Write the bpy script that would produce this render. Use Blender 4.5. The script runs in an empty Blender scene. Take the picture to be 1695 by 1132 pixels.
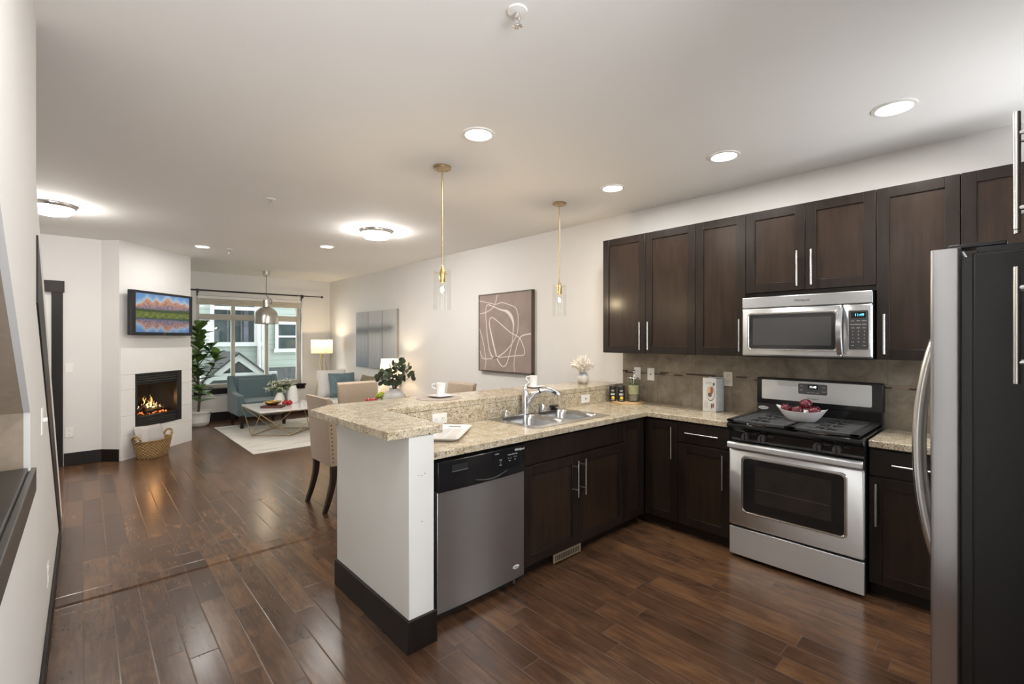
import bpy, bmesh, math, random
from mathutils import Vector, Matrix, Euler, noise as mnoise
random.seed(7)
S = bpy.context.scene
COL = S.collection
# ------------------------------------------------------------------ camera, world, exposure
cam_d = bpy.data.cameras.new('camera')
cam = bpy.data.objects.new('camera', cam_d)
COL.objects.link(cam)
cam.location = (0, 0, 1.5)
cam.rotation_euler = (math.pi / 2, 0, -math.radians(42.4736))
cam_d.sensor_width = 36.0
cam_d.lens = 775.0 / 1695.0 * 36.0
cam_d.shift_y = -(566.0 - 561.5) / 1695.0
cam_d.clip_start = 0.02
S.camera = cam
world = bpy.data.worlds.new('sky')
S.world = world
world.use_nodes = True
bgn = world.node_tree.nodes['Background']
bgn.inputs['Strength'].default_value = 1.0
wt = world.node_tree
w_tc = wt.nodes.new('ShaderNodeTexCoord')
w_sep = wt.nodes.new('ShaderNodeSeparateXYZ')
w_rmp = wt.nodes.new('ShaderNodeValToRGB')
w_map = wt.nodes.new('ShaderNodeMath'); w_map.operation = 'MULTIPLY_ADD'
w_map.inputs[1].default_value = 0.5; w_map.inputs[2].default_value = 0.5
wt.links.new(w_tc.outputs['Generated'], w_sep.inputs[0])
wt.links.new(w_sep.outputs[2], w_map.inputs[0])
wt.links.new(w_map.outputs[0], w_rmp.inputs[0])
w_rmp.color_ramp.elements[0].position = 0.46; w_rmp.color_ramp.elements[0].color = (10.0, 10.2, 10.5, 1)
w_rmp.color_ramp.elements[1].position = 0.54; w_rmp.color_ramp.elements[1].color = (3.9, 4.05, 4.2, 1)
wt.links.new(w_rmp.outputs[0], bgn.inputs['Color'])
S.view_settings.view_transform = 'Standard'
S.view_settings.look = 'None'
S.view_settings.gamma = 1.0
S.view_settings.exposure = 0.32
S.view_settings.use_curve_mapping = False
try:
    S.cycles.use_denoising = True
    S.cycles.denoiser = 'OPENIMAGEDENOISE'
    S.cycles.denoising_prefilter = 'ACCURATE'
    S.cycles.denoising_quality = 'HIGH'
    S.cycles.max_bounces = 10
    S.cycles.diffuse_bounces = 6
    S.cycles.glossy_bounces = 4
    S.cycles.transparent_max_bounces = 16
    S.cycles.caustics_reflective = False
    S.cycles.caustics_refractive = False
    S.cycles.sample_clamp_indirect = 6.0
except Exception:
    pass
# sampling portals: they emit nothing, they only tell the renderer where the sky comes in
def portal(name, loc, rot, sx, sy):
    ld = bpy.data.lights.new(name, 'AREA')
    ld.shape = 'RECTANGLE'; ld.size = sx; ld.size_y = sy
    ld.cycles.is_portal = True
    o = bpy.data.objects.new(name, ld)
    COL.objects.link(o); o.location = loc; o.rotation_euler = rot
portal('portal_rear', (0.65, -2.05, 1.275), (math.pi / 2, 0, 0), 2.8, 2.55)
portal('portal_kitchen', (3.3, -0.81, 1.615), (math.pi / 2, 0, 0), 0.96, 1.23)
portal('portal_front', (2.415, 10.20, 1.445), (math.pi / 2, 0, math.pi), 1.83, 1.71)
RECESSED_W = 9.0
FLUSH_L = 110.0
PENDANT_W = 5.5
FLOOR_LAMP_W = 11.0
TABLE_LAMP_W = 6.5
DOME_W = 8.0
FIRE_W = 4.0

# ------------------------------------------------------------------ node helpers / materials
class G:
    """tiny helper around a material's node tree"""
    def __init__(s, name):
        s.m = bpy.data.materials.new(name)
        s.m.use_nodes = True
        s.t = s.m.node_tree
        s.b = s.t.nodes['Principled BSDF']
        s.out = s.t.nodes['Material Output']
    def n(s, typ, **kw):
        x = s.t.nodes.new(typ)
        for k, v in kw.items():
            setattr(x, k, v)
        return x
    def l(s, a, b):
        s.t.links.new(a, b)
    def put(s, sock, v):
        if isinstance(v, bpy.types.NodeSocket):
            s.l(v, sock)
        elif isinstance(v, (tuple, list)) and len(v) == 3 and sock.type == 'RGBA':
            sock.default_value = (*v, 1)
        else:
            sock.default_value = v
    def math(s, op, a, b=0.0, c=None):
        x = s.n('ShaderNodeMath', operation=op)
        s.put(x.inputs[0], a)
        s.put(x.inputs[1], b)
        if c is not None:
            s.put(x.inputs[2], c)
        return x.outputs[0]
    def pos(s):
        return s.n('ShaderNodeTexCoord').outputs['Object']
    def wpos(s):
        return s.n('ShaderNodeNewGeometry').outputs['Position']
    def sep(s, v):
        x = s.n('ShaderNodeSeparateXYZ')
        s.l(v, x.inputs[0])
        return x.outputs
    def comb(s, a, b, c):
        x = s.n('ShaderNodeCombineXYZ')
        s.put(x.inputs[0], a); s.put(x.inputs[1], b); s.put(x.inputs[2], c)
        return x.outputs[0]
    def noise(s, v, scale, detail=3, rough=0.55, dist=0.0):
        x = s.n('ShaderNodeTexNoise')
        if v is not None:
            s.l(v, x.inputs['Vector'])
        x.inputs['Scale'].default_value = scale
        x.inputs['Detail'].default_value = detail
        x.inputs['Roughness'].default_value = rough
        x.inputs['Distortion'].default_value = dist
        return x.outputs['Fac']
    def ramp(s, fac, stops, interp='LINEAR'):
        x = s.n('ShaderNodeValToRGB')
        s.l(fac, x.inputs[0])
        r = x.color_ramp
        r.interpolation = interp
        while len(r.elements) < len(stops):
            r.elements.new(0.5)
        for e, (p, c) in zip(r.elements, stops):
            e.position = p
            e.color = (*c, 1) if len(c) == 3 else c
        return x.outputs[0]
    def mix(s, fac, a, b, mode='MIX'):
        x = s.n('ShaderNodeMix', data_type='RGBA', blend_type=mode)
        s.put(x.inputs[0], fac); s.put(x.inputs[6], a); s.put(x.inputs[7], b)
        return x.outputs[2]
    def bump(s, h, strength=0.2, dist=0.01):
        x = s.n('ShaderNodeBump')
        x.inputs['Strength'].default_value = strength
        x.inputs['Distance'].default_value = dist
        s.l(h, x.inputs['Height'])
        s.l(x.outputs[0], s.b.inputs['Normal'])
    def set(s, **kw):
        names = dict(color='Base Color', rough='Roughness', metal='Metallic', spec='Specular IOR Level',
                     coat='Coat Weight', coatr='Coat Roughness', sheen='Sheen Weight', aniso='Anisotropic',
                     trans='Transmission Weight', ior='IOR', ecol='Emission Color', estr='Emission Strength', alpha='Alpha',
                     sss='Subsurface Weight')
        for k, v in kw.items():
            s.put(s.b.inputs[names[k]], v)
        return s
M = {}
def simple(key, color, rough=0.5, metal=0.0, var=0.0, vscale=8.0, bump=0.0, bscale=60.0, **kw):
    g = G(key)
    c = color
    if var > 0:
        f = g.noise(g.pos(), vscale, 4)
        lo = tuple(max(0, x * (1 - var)) for x in color); hi = tuple(min(1, x * (1 + var)) for x in color)
        c = g.ramp(f, [(0.3, lo), (0.7, hi)])
    g.set(color=c, rough=rough, metal=metal, **kw)
    if bump > 0:
        g.bump(g.noise(g.pos(), bscale, 3), bump, 0.004)
    M[key] = g.m
    return g.m
def emis(key, color, strength):
    g = G(key)
    f = g.noise(g.pos(), 5.0, 2)
    g.set(color=g.ramp(f, [(0, color), (1, color)]), rough=0.5, ecol=color, estr=strength)
    M[key] = g.m
    return g.m

simple('wall_paint', (0.735, 0.722, 0.705), 0.75, var=0.012, vscale=3, bump=0.05, bscale=160)
simple('ceiling_paint', (0.87, 0.86, 0.845), 0.85, var=0.01, vscale=2, bump=0.04, bscale=150)
simple('peninsula_paint', (0.74, 0.735, 0.70), 0.5, var=0.012, vscale=4, bump=0.12, bscale=90)
simple('niche_paint', (0.37, 0.295, 0.22), 0.85, var=0.06, vscale=40, bump=0.2, bscale=120)
simple('white_tile', (0.80, 0.79, 0.77), 0.3, var=0.015, vscale=6)
simple('white_trim', (0.80, 0.79, 0.76), 0.4, var=0.01)
simple('white_plastic', (0.82, 0.81, 0.78), 0.35, var=0.01)
simple('ivory_plastic', (0.70, 0.65, 0.56), 0.4, var=0.01)
simple('dark_slot', (0.02, 0.02, 0.02), 0.6, var=0.1)
simple('white_ceramic', (0.86, 0.86, 0.86), 0.12, var=0.01)
simple('black_gloss', (0.012, 0.012, 0.013), 0.12, var=0.1)
simple('black_satin', (0.016, 0.016, 0.017), 0.32, var=0.1)
simple('black_metal', (0.02, 0.02, 0.02), 0.4, metal=0.3, var=0.1)
simple('cast_iron', (0.05, 0.051, 0.054), 0.42, var=0.15, vscale=60, bump=0.2, bscale=200)
simple('knob_gray', (0.10, 0.10, 0.105), 0.35, var=0.05)
simple('oven_inner', (0.028, 0.024, 0.021), 0.15, var=0.25, vscale=6)
simple('mw_glass', (0.03, 0.03, 0.031), 0.08, var=0.05)
simple('mw_mesh', (0.065, 0.065, 0.066), 0.16, var=0.05)
simple('knob_dark', (0.05, 0.05, 0.052), 0.3, var=0.05)
simple('fridge_black', (0.010, 0.010, 0.011), 0.40, var=0.1, bump=0.10, bscale=170)
simple('brass', (0.52, 0.40, 0.23), 0.32, metal=1.0, var=0.05)
simple('aged_brass', (0.45, 0.34, 0.20), 0.35, metal=1.0, var=0.08)
simple('gold', (0.78, 0.56, 0.22), 0.18, metal=1.0, var=0.05)
simple('chrome', (0.78, 0.78, 0.79), 0.12, metal=1.0, var=0.02)
simple('nickel', (0.62, 0.60, 0.57), 0.26, metal=1.0, var=0.03)
simple('handle_steel', (0.72, 0.71, 0.69), 0.25, metal=1.0, var=0.03)
simple('rail_paint', (0.60, 0.58, 0.54), 0.4, var=0.03)
simple('black_tooth', (0.03, 0.02, 0.018), 0.3, var=0.1)
simple('marble', (0.80, 0.79, 0.78), 0.1, var=0.04, vscale=5)
simple('glaze_white', (0.76, 0.74, 0.70), 0.3, var=0.03, vscale=12)
simple('vase_gray', (0.62, 0.61, 0.60), 0.45, var=0.03, vscale=10)
simple('frosted_glass', (0.74, 0.75, 0.73), 0.35, var=0.03)
simple('bark', (0.12, 0.075, 0.045), 0.8, var=0.25, vscale=40, bump=0.4, bscale=60)
simple('soil', (0.05, 0.035, 0.025), 0.9, var=0.3, vscale=60)
simple('eucalyptus', (0.070, 0.095, 0.055), 0.5, var=0.35, vscale=14)
simple('moss', (0.32, 0.36, 0.04), 0.8, var=0.3, vscale=50)
simple('flower_white', (0.75, 0.74, 0.60), 0.7, var=0.1, vscale=30)
simple('sprig_green', (0.16, 0.24, 0.10), 0.6, var=0.3, vscale=30)
simple('pampas', (0.78, 0.735, 0.67), 0.9, var=0.08, vscale=30)
simple('red_fruit', (0.38, 0.015, 0.02), 0.25, var=0.3, vscale=15)
simple('lemon', (0.85, 0.62, 0.06), 0.4, var=0.1)
simple('paper', (0.80, 0.80, 0.79), 0.7, var=0.03)
simple('paper_gray', (0.50, 0.53, 0.55), 0.7, var=0.1, vscale=40)
simple('book_brown', (0.10, 0.035, 0.025), 0.5, var=0.15)
simple('food_red', (0.36, 0.12, 0.08), 0.5, var=0.2, vscale=40)
simple('food_cream', (0.72, 0.55, 0.36), 0.5, var=0.1)
simple('food_dark', (0.16, 0.12, 0.11), 0.5, var=0.2)
simple('print_gray', (0.42, 0.38, 0.36), 0.6, var=0.1)
simple('print_white', (0.75, 0.75, 0.75), 0.5, var=0.02)
simple('cutting_wood', (0.62, 0.42, 0.22), 0.5, var=0.12, vscale=20)
simple('placemat', (0.40, 0.34, 0.30), 0.7, var=0.06, vscale=90, bump=0.2, bscale=300)
simple('lemonade', (0.78, 0.73, 0.50), 0.2, var=0.1, vscale=25)
simple('glass_base', (0.36, 0.33, 0.28), 0.15, var=0.3, vscale=30)
simple('linen_beige', (0.40, 0.315, 0.235), 0.9, var=0.07, vscale=60, bump=0.25, bscale=320, sheen=0.2)
simple('nail_bronze', (0.045, 0.032, 0.022), 0.4, var=0.1)
simple('sill_wood', (0.050, 0.046, 0.043), 0.38, var=0.15, vscale=10)
simple('leg_dark', (0.022, 0.011, 0.008), 0.3, var=0.2, vscale=20)
simple('table_wood', (0.05, 0.028, 0.018), 0.3, var=0.2, vscale=14)
simple('teal_fabric', (0.085, 0.135, 0.152), 0.85, var=0.07, vscale=50, bump=0.2, bscale=300, sheen=0.3)
simple('blue_velvet', (0.105, 0.168, 0.195), 0.7, var=0.28, vscale=9, sheen=0.5)
simple('sofa_white', (0.74, 0.73, 0.71), 0.9, var=0.02, bump=0.15, bscale=200)
simple('pillow_gray', (0.44, 0.415, 0.40), 0.9, var=0.05, bump=0.15, bscale=200)
simple('pillow_gold', (0.20, 0.17, 0.11), 0.8, var=0.1)
simple('art_frame', (0.085, 0.062, 0.045), 0.4, var=0.1)
simple('art_mauve', (0.30, 0.232, 0.21), 0.8, var=0.14, vscale=4)
simple('art_line', (0.72, 0.66, 0.61), 0.7, var=0.03)
simple('canvas_edge', (0.30, 0.28, 0.255), 0.8, var=0.05)
simple('log_bark', (0.045, 0.024, 0.016), 0.9, var=0.5, vscale=30, bump=0.6, bscale=50)
simple('firebox', (0.012, 0.011, 0.011), 0.8, var=0.2)
simple('vent_tan', (0.30, 0.23, 0.14), 0.5, var=0.05)
simple('tv_bezel', (0.018, 0.018, 0.019), 0.25, var=0.05)
simple('blind', (0.66, 0.62, 0.54), 0.8, var=0.03)
simple('window_vinyl', (0.44, 0.415, 0.365), 0.45, var=0.02)
simple('window_white', (0.78, 0.79, 0.79), 0.45, var=0.02)
simple('siding_trim', (0.58, 0.585, 0.58), 0.6, var=0.02)
simple('shake_dark', (0.10, 0.10, 0.105), 0.85, var=0.25, vscale=12)
simple('roof_shingle', (0.045, 0.045, 0.048), 0.9, var=0.25, vscale=30)
simple('ext_glass', (0.035, 0.05, 0.055), 0.06, var=0.3, vscale=1.2)
simple('curtain_dark', (0.10, 0.11, 0.15), 0.7, var=0.2, vscale=8)
simple('grass', (0.10, 0.13, 0.06), 0.9, var=0.3, vscale=3)
emis('recessed_glow', (1.0, 0.97, 0.92), 14.0)
emis('flush_glow', (1.0, 0.955, 0.89), FLUSH_L)
emis('bulb_glow', (1.0, 0.78, 0.45), 18.0)
emis('ember', (1.0, 0.24, 0.05), 1.6)
emis('clock_blue', (0.10, 0.55, 1.0), 2.5)
emis('clock_white', (0.85, 0.95, 1.0), 2.5)

def make_cabinet(key, dark, light, rough):
    g = G(key)
    p = g.sep(g.pos())
    v = g.comb(g.math('MULTIPLY', p[0], 14.0), g.math('MULTIPLY', p[1], 14.0), g.math('MULTIPLY', p[2], 1.6))
    f = g.noise(v, 2.2, 6, 0.6, 0.4)
    blot = g.noise(g.pos(), 3.0, 3)
    f2 = g.math('ADD', g.math('MULTIPLY', f, 0.65), g.math('MULTIPLY', blot, 0.4))
    g.set(color=g.ramp(f2, [(0.32, dark), (0.72, light)]), rough=rough, spec=0.30)
    g.bump(f, 0.04, 0.002)
    M[key] = g.m
make_cabinet('cab_frame', (0.010, 0.0070, 0.0056), (0.026, 0.0175, 0.0135), 0.29)
make_cabinet('cab_panel', (0.015, 0.0092, 0.0065), (0.041, 0.025, 0.0165), 0.29)
make_cabinet('dark_trim', (0.007, 0.0048, 0.0042), (0.015, 0.010, 0.0085), 0.45)

def make_steel(key, axis, base=(0.54, 0.55, 0.56), rough=0.34):
    g = G(key)
    p = g.sep(g.pos())
    k = [4.0, 4.0, 4.0]
    k[axis] = 0.06
    for i in range(3):
        if i != axis:
            k[i] = 260.0
    v = g.comb(*[g.math('MULTIPLY', p[i], k[i]) for i in range(3)])
    f = g.noise(v, 1.0, 2)
    r = g.math('ADD', g.math('MULTIPLY', f, 0.10), rough - 0.05)
    g.set(color=g.ramp(f, [(0.3, tuple(x * 0.95 for x in base)), (0.7, base)]), metal=1.0, rough=r, aniso=0.72)
    if axis != 2:
        tg = g.n('ShaderNodeTangent', direction_type='RADIAL', axis='Z')
        g.l(tg.outputs[0], g.b.inputs['Tangent'])
        g.b.inputs['Anisotropic Rotation'].default_value = 0.25
    g.bump(g.math('ADD', g.math('MULTIPLY', f, 0.02), g.noise(g.pos(), 2.2, 2)), 0.03, 0.02)
    M[key] = g.m
make_steel('steel_y', 1)
make_steel('steel_x', 0, (0.58, 0.60, 0.625), 0.32)
make_steel('steel_range', 1, (0.79, 0.81, 0.83), 0.40)
make_steel('steel_z', 2, (0.52, 0.52, 0.53), 0.30)
make_steel('sink_steel', 0, (0.60, 0.60, 0.60), 0.25)

def make_floor():
    g = G('plank_floor')
    p = g.sep(g.pos())
    W, L = 0.122, 0.80
    sx = g.math('DIVIDE', p[0], W)
    row = g.math('FLOOR', sx)
    fx = g.math('FRACT', sx)
    wn = g.n('ShaderNodeTexWhiteNoise', noise_dimensions='1D')
    g.l(row, wn.inputs['W'])
    sy = g.math('ADD', g.math('DIVIDE', p[1], L), g.math('MULTIPLY', wn.outputs['Value'], 9.7))
    colm = g.math('FLOOR', sy)
    fy = g.math('FRACT', sy)
    wn2 = g.n('ShaderNodeTexWhiteNoise', noise_dimensions='2D')
    g.l(g.comb(row, colm, 0.0), wn2.inputs['Vector'])
    pid = wn2.outputs['Value']
    ex = g.math('MULTIPLY', g.math('MINIMUM', fx, g.math('SUBTRACT', 1.0, fx)), W)
    ey = g.math('MULTIPLY', g.math('MINIMUM', fy, g.math('SUBTRACT', 1.0, fy)), L)
    edge = g.math('MINIMUM', ex, ey)
    gap = g.math('SUBTRACT', 1.0, g.math('SMOOTH_MIN', g.math('DIVIDE', edge, 0.0036), 1.0, 0.1))
    v = g.comb(g.math('MULTIPLY', p[0], 46.0), g.math('MULTIPLY', p[1], 4.6), g.math('MULTIPLY', pid, 40.0))
    grain = g.noise(v, 1.0, 7, 0.62, 0.6)
    v2 = g.comb(g.math('MULTIPLY', p[0], 5.0), g.math('MULTIPLY', p[1], 2.2), g.math('MULTIPLY', pid, 17.0))
    blot = g.noise(v2, 1.3, 4, 0.6, 0.8)
    f = g.math('ADD', g.math('ADD', g.math('MULTIPLY', grain, 0.34), g.math('MULTIPLY', blot, 0.34)), g.math('MULTIPLY', g.math('ADD', pid, 0.9), 0.14))
    c = g.ramp(f, [(0.31, (0.027, 0.0135, 0.0085)), (0.52, (0.082, 0.041, 0.0225)), (0.68, (0.17, 0.086, 0.039)), (0.85, (0.25, 0.133, 0.060))])
    c = g.mix(g.math('MULTIPLY', gap, 0.8), c, (0.115, 0.08, 0.058))  # glint along the plank edges painted in as a pale gap colour
    g.set(color=c, rough=g.math('ADD', 0.20, g.math('MULTIPLY', blot, 0.08)), spec=0.5)
    vs = g.comb(g.math('MULTIPLY', p[0], 26.0), g.math('MULTIPLY', p[1], 3.5), g.math('MULTIPLY', pid, 30.0))
    scr = g.noise(vs, 1.0, 1)
    h = g.math('SUBTRACT', g.math('ADD', g.math('MULTIPLY', scr, 0.60), g.math('MULTIPLY', pid, 0.3)), gap)
    g.bump(h, 0.16, 0.005)
    M['plank_floor'] = g.m
make_floor()

def make_granite():
    g = G('granite')
    P = g.wpos()
    big = g.noise(P, 20.0, 5, 0.65)
    base = g.ramp(big, [(0.33, (0.42, 0.335, 0.215)), (0.50, (0.59, 0.505, 0.365)), (0.68, (0.70, 0.635, 0.51))])
    sp = g.noise(P, 150.0, 4, 0.7)
    m1 = g.ramp(sp, [(0.545, (0, 0, 0)), (0.60, (1, 1, 1))])
    c = g.mix(m1, base, (0.22, 0.155, 0.095))
    sp2 = g.noise(P, 105.0, 3, 0.6)
    m2 = g.ramp(sp2, [(0.59, (0, 0, 0)), (0.63, (1, 1, 1))])
    c = g.mix(m2, c, (0.045, 0.036, 0.03))
    sp3 = g.noise(P, 120.0, 2, 0.5)
    m3 = g.ramp(sp3, [(0.27, (1, 1, 1)), (0.34, (0, 0, 0))])
    c = g.mix(m3, c, (0.80, 0.76, 0.68))
    g.set(color=c, rough=0.16, spec=0.5)
    M['granite'] = g.m
make_granite()

def make_backsplash():
    g = G('backsplash_tile')
    P = g.wpos()
    p = g.sep(P)
    fy = g.math('FRACT', g.math('DIVIDE', g.math('SUBTRACT', p[1], 0.60), 0.3345))
    e = g.math('MULTIPLY', g.math('MINIMUM', fy, g.math('SUBTRACT', 1.0, fy)), 0.3345)
    gap = g.math('LESS_THAN', e, 0.0022)
    tid = g.n('ShaderNodeTexWhiteNoise', noise_dimensions='2D')
    g.l(g.comb(g.math('FLOOR', g.math('DIVIDE', g.math('SUBTRACT', p[1], 0.60), 0.3345)), g.math('GREATER_THAN', p[2], 1.19), 0.0), tid.inputs['Vector'])
    f = g.noise(P, 7.0, 6, 0.65, 0.8)
    f = g.math('ADD', f, g.math('MULTIPLY', g.math('SUBTRACT', tid.outputs['Value'], 0.5), 0.16))
    c = g.ramp(f, [(0.30, (0.150, 0.118, 0.082)), (0.52, (0.245, 0.205, 0.155)), (0.72, (0.345, 0.305, 0.25))])
    c = g.mix(gap, c, (0.17, 0.145, 0.11))
    g.set(color=c, rough=0.38)
    g.bump(g.math('SUBTRACT', g.math('MULTIPLY', f, 0.3), gap), 0.2, 0.004)
    M['backsplash_tile'] = g.m
    g = G('mosaic_strip')
    p = g.sep(g.wpos())
    row = g.math('FLOOR', g.math('DIVIDE', p[2], 0.0135))
    s = g.math('ADD', g.math('DIVIDE', p[1], 0.085), g.math('MULTIPLY', row, 0.37))
    wn = g.n('ShaderNodeTexWhiteNoise', noise_dimensions='2D')
    g.l(g.comb(g.math('FLOOR', s), row, 0.0), wn.inputs['Vector'])
    c = g.ramp(wn.outputs['Value'], [(0.0, (0.045, 0.03, 0.022)), (0.42, (0.075, 0.05, 0.035)), (0.5, (0.26, 0.20, 0.145)), (1.0, (0.36, 0.31, 0.25))], 'CONSTANT')
    g.set(color=c, rough=0.2)
    M['mosaic_strip'] = g.m
make_backsplash()

def make_glass(key, tint=(1, 1, 1), refl=0.9):
    g = G(key)
    tr = g.n('ShaderNodeBsdfTransparent')
    tr.inputs[0].default_value = (*tint, 1)
    gl = g.n('ShaderNodeBsdfGlossy')
    gl.inputs['Roughness'].default_value = 0.02
    gl.inputs['Color'].default_value = (refl, refl, refl, 1)
    lw = g.n('ShaderNodeLayerWeight')
    fr = g.math('ADD', 0.035, g.math('MULTIPLY', 0.55, g.math('POWER', lw.outputs['Facing'], 4.0)))
    mx = g.n('ShaderNodeMixShader')
    g.l(fr, mx.inputs[0]); g.l(tr.outputs[0], mx.inputs[1]); g.l(gl.outputs[0], mx.inputs[2])
    g.l(mx.outputs[0], g.out.inputs[0])
    M[key] = g.m
make_glass('clear_glass', (0.97, 0.98, 0.97))
make_glass('jug_glass', (0.90, 0.91, 0.88))
make_glass('pane_glass', (0.93, 0.95, 0.95))
make_glass('fire_glass', (0.80, 0.80, 0.80), 0.35)

def make_shade(key, col, glow):
    g = G(key)
    d = g.n('ShaderNodeBsdfDiffuse'); d.inputs[0].default_value = (*col, 1)
    tl = g.n('ShaderNodeBsdfTranslucent'); tl.inputs[0].default_value = (*col, 1)
    w = g.noise(g.pos(), 180.0, 2)
    g.l(g.ramp(w, [(0.3, tuple(x * 0.94 for x in col)), (0.7, col)]), tl.inputs[0])
    mx = g.n('ShaderNodeMixShader'); mx.inputs[0].default_value = glow
    g.l(d.outputs[0], mx.inputs[1]); g.l(tl.outputs[0], mx.inputs[2])
    g.l(mx.outputs[0], g.out.inputs[0])
    M[key] = g.m
make_shade('lamp_shade', (0.72, 0.65, 0.53), 0.5)

def make_siding():
    g = G('siding')
    p = g.sep(g.wpos())
    f = g.math('FRACT', g.math('DIVIDE', p[2], 0.165))
    line = g.math('LESS_THAN', f, 0.07)
    n = g.noise(g.wpos(), 2.0, 3)
    c = g.ramp(n, [(0.3, (0.35, 0.395, 0.36)), (0.7, (0.39, 0.43, 0.395))])
    c = g.mix(line, c, (0.22, 0.245, 0.235))
    g.set(color=c, rough=0.7)
    g.bump(f, 0.5, 0.02)
    M['siding'] = g.m
make_siding()

def make_rug():
    g = G('rug_weave')
    p = g.sep(g.wpos())
    v = g.comb(g.math('MULTIPLY', p[0], 1.2), g.math('MULTIPLY', p[1], 9.0), 0.0)
    f = g.noise(v, 1.6, 6, 0.65)
    big = g.noise(g.wpos(), 1.1, 2)
    f = g.math('ADD', g.math('MULTIPLY', f, 0.7), g.math('MULTIPLY', big, 0.3))
    g.set(color=g.ramp(f, [(0.36, (0.46, 0.43, 0.37)), (0.52, (0.64, 0.62, 0.57)), (0.7, (0.74, 0.73, 0.70))]), rough=0.95, sheen=0.2)
    g.bump(g.noise(g.wpos(), 220.0, 2), 0.4, 0.006)
    M['rug_weave'] = g.m
make_rug()

def make_leaf():
    g = G('rubber_leaf')
    f = g.noise(g.pos(), 6.0, 3)
    c = g.ramp(f, [(0.3, (0.06, 0.14, 0.03)), (0.55, (0.14, 0.27, 0.055)), (0.75, (0.27, 0.38, 0.09))])
    g.set(color=c, rough=0.3)
    tl = g.n('ShaderNodeBsdfTranslucent'); g.l(c, tl.inputs[0])
    mx = g.n('ShaderNodeMixShader'); mx.inputs[0].default_value = 0.35
    g.l(g.b.outputs[0], mx.inputs[1]); g.l(tl.outputs[0], mx.inputs[2]); g.l(mx.outputs[0], g.out.inputs[0])
    M['rubber_leaf'] = g.m
make_leaf()

def make_wicker():
    g = G('wicker')
    p = g.sep(g.pos())
    a = g.math('ARCTAN2', p[1], p[0])
    w1 = g.math('SINE', g.math('ADD', g.math('MULTIPLY', a, 30.0), g.math('MULTIPLY', g.math('SIGN', g.math('SINE', g.math('MULTIPLY', p[2], 170.0))), 1.57)))
    w2 = g.math('ABSOLUTE', g.math('SINE', g.math('MULTIPLY', p[2], 170.0)))
    h = g.math('MULTIPLY', g.math('ADD', g.math('MULTIPLY', w1, 0.5), 0.5), w2)
    n = g.noise(g.pos(), 40.0, 3)
    f = g.math('ADD', g.math('MULTIPLY', h, 0.6), g.math('MULTIPLY', n, 0.4))
    g.set(color=g.ramp(f, [(0.15, (0.13, 0.07, 0.025)), (0.5, (0.42, 0.27, 0.115)), (0.9, (0.66, 0.47, 0.23))]), rough=0.75)
    g.bump(h, 0.7, 0.006)
    M['wicker'] = g.m
make_wicker()

def make_apple():
    g = G('apple_skin')
    p = g.sep(g.pos())
    n = g.noise(g.pos(), 25.0, 4)
    g.set(color=g.ramp(n, [(0.3, (0.055, 0.004, 0.010)), (0.6, (0.115, 0.010, 0.020)), (0.8, (0.22, 0.04, 0.045))]), rough=0.22)
    M['apple_skin'] = g.m
make_apple()

def make_vasepot():
    g = G('glazed_pot')
    p = g.sep(g.pos())
    n = g.noise(g.pos(), 12.0, 4)
    f = g.math('ADD', g.math('MULTIPLY', p[2], 7.0), g.math('MULTIPLY', g.math('SUBTRACT', n, 0.5), 0.55))
    g.set(color=g.ramp(f, [(0.05, (0.30, 0.26, 0.22)), (0.25, (0.56, 0.51, 0.45)), (0.5, (0.62, 0.60, 0.57)), (0.62, (0.24, 0.27, 0.31)), (0.95, (0.36, 0.38, 0.40))]), rough=0.18)
    M['glazed_pot'] = g.m
make_vasepot()

def make_flame():
    g = G('flame')
    p = g.sep(g.pos())
    f = g.math('ADD', g.math('MULTIPLY', p[2], 3.2), g.math('MULTIPLY', g.noise(g.pos(), 18.0, 3), 0.5))
    c = g.ramp(f, [(0.35, (1.0, 0.80, 0.42)), (0.75, (1.0, 0.50, 0.12)), (1.0, (0.9, 0.20, 0.02))])
    e = g.n('ShaderNodeEmission'); g.l(c, e.inputs[0]); e.inputs[1].default_value = 2.6
    tr = g.n('ShaderNodeBsdfTransparent')
    mx = g.n('ShaderNodeMixShader')
    g.l(g.ramp(g.noise(g.pos(), 22.0, 3), [(0.38, (0.04, 0.04, 0.04)), (0.62, (0.85, 0.85, 0.85))]), mx.inputs[0])
    g.l(tr.outputs[0], mx.inputs[1]); g.l(e.outputs[0], mx.inputs[2])
    g.l(mx.outputs[0], g.out.inputs[0])
    M['flame'] = g.m
make_flame()

def make_attr(key, rough=0.8, emit=0.0):
    g = G(key)
    a = g.n('ShaderNodeAttribute', attribute_name='paint')
    if emit > 0:
        g.set(color=(0.01, 0.01, 0.01), rough=0.2, ecol=a.outputs['Color'], estr=emit)
    else:
        g.set(color=a.outputs['Color'], rough=rough)
    M[key] = g.m
make_attr('painted_canvas')
make_attr('tv_picture', emit=0.8)

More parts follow.
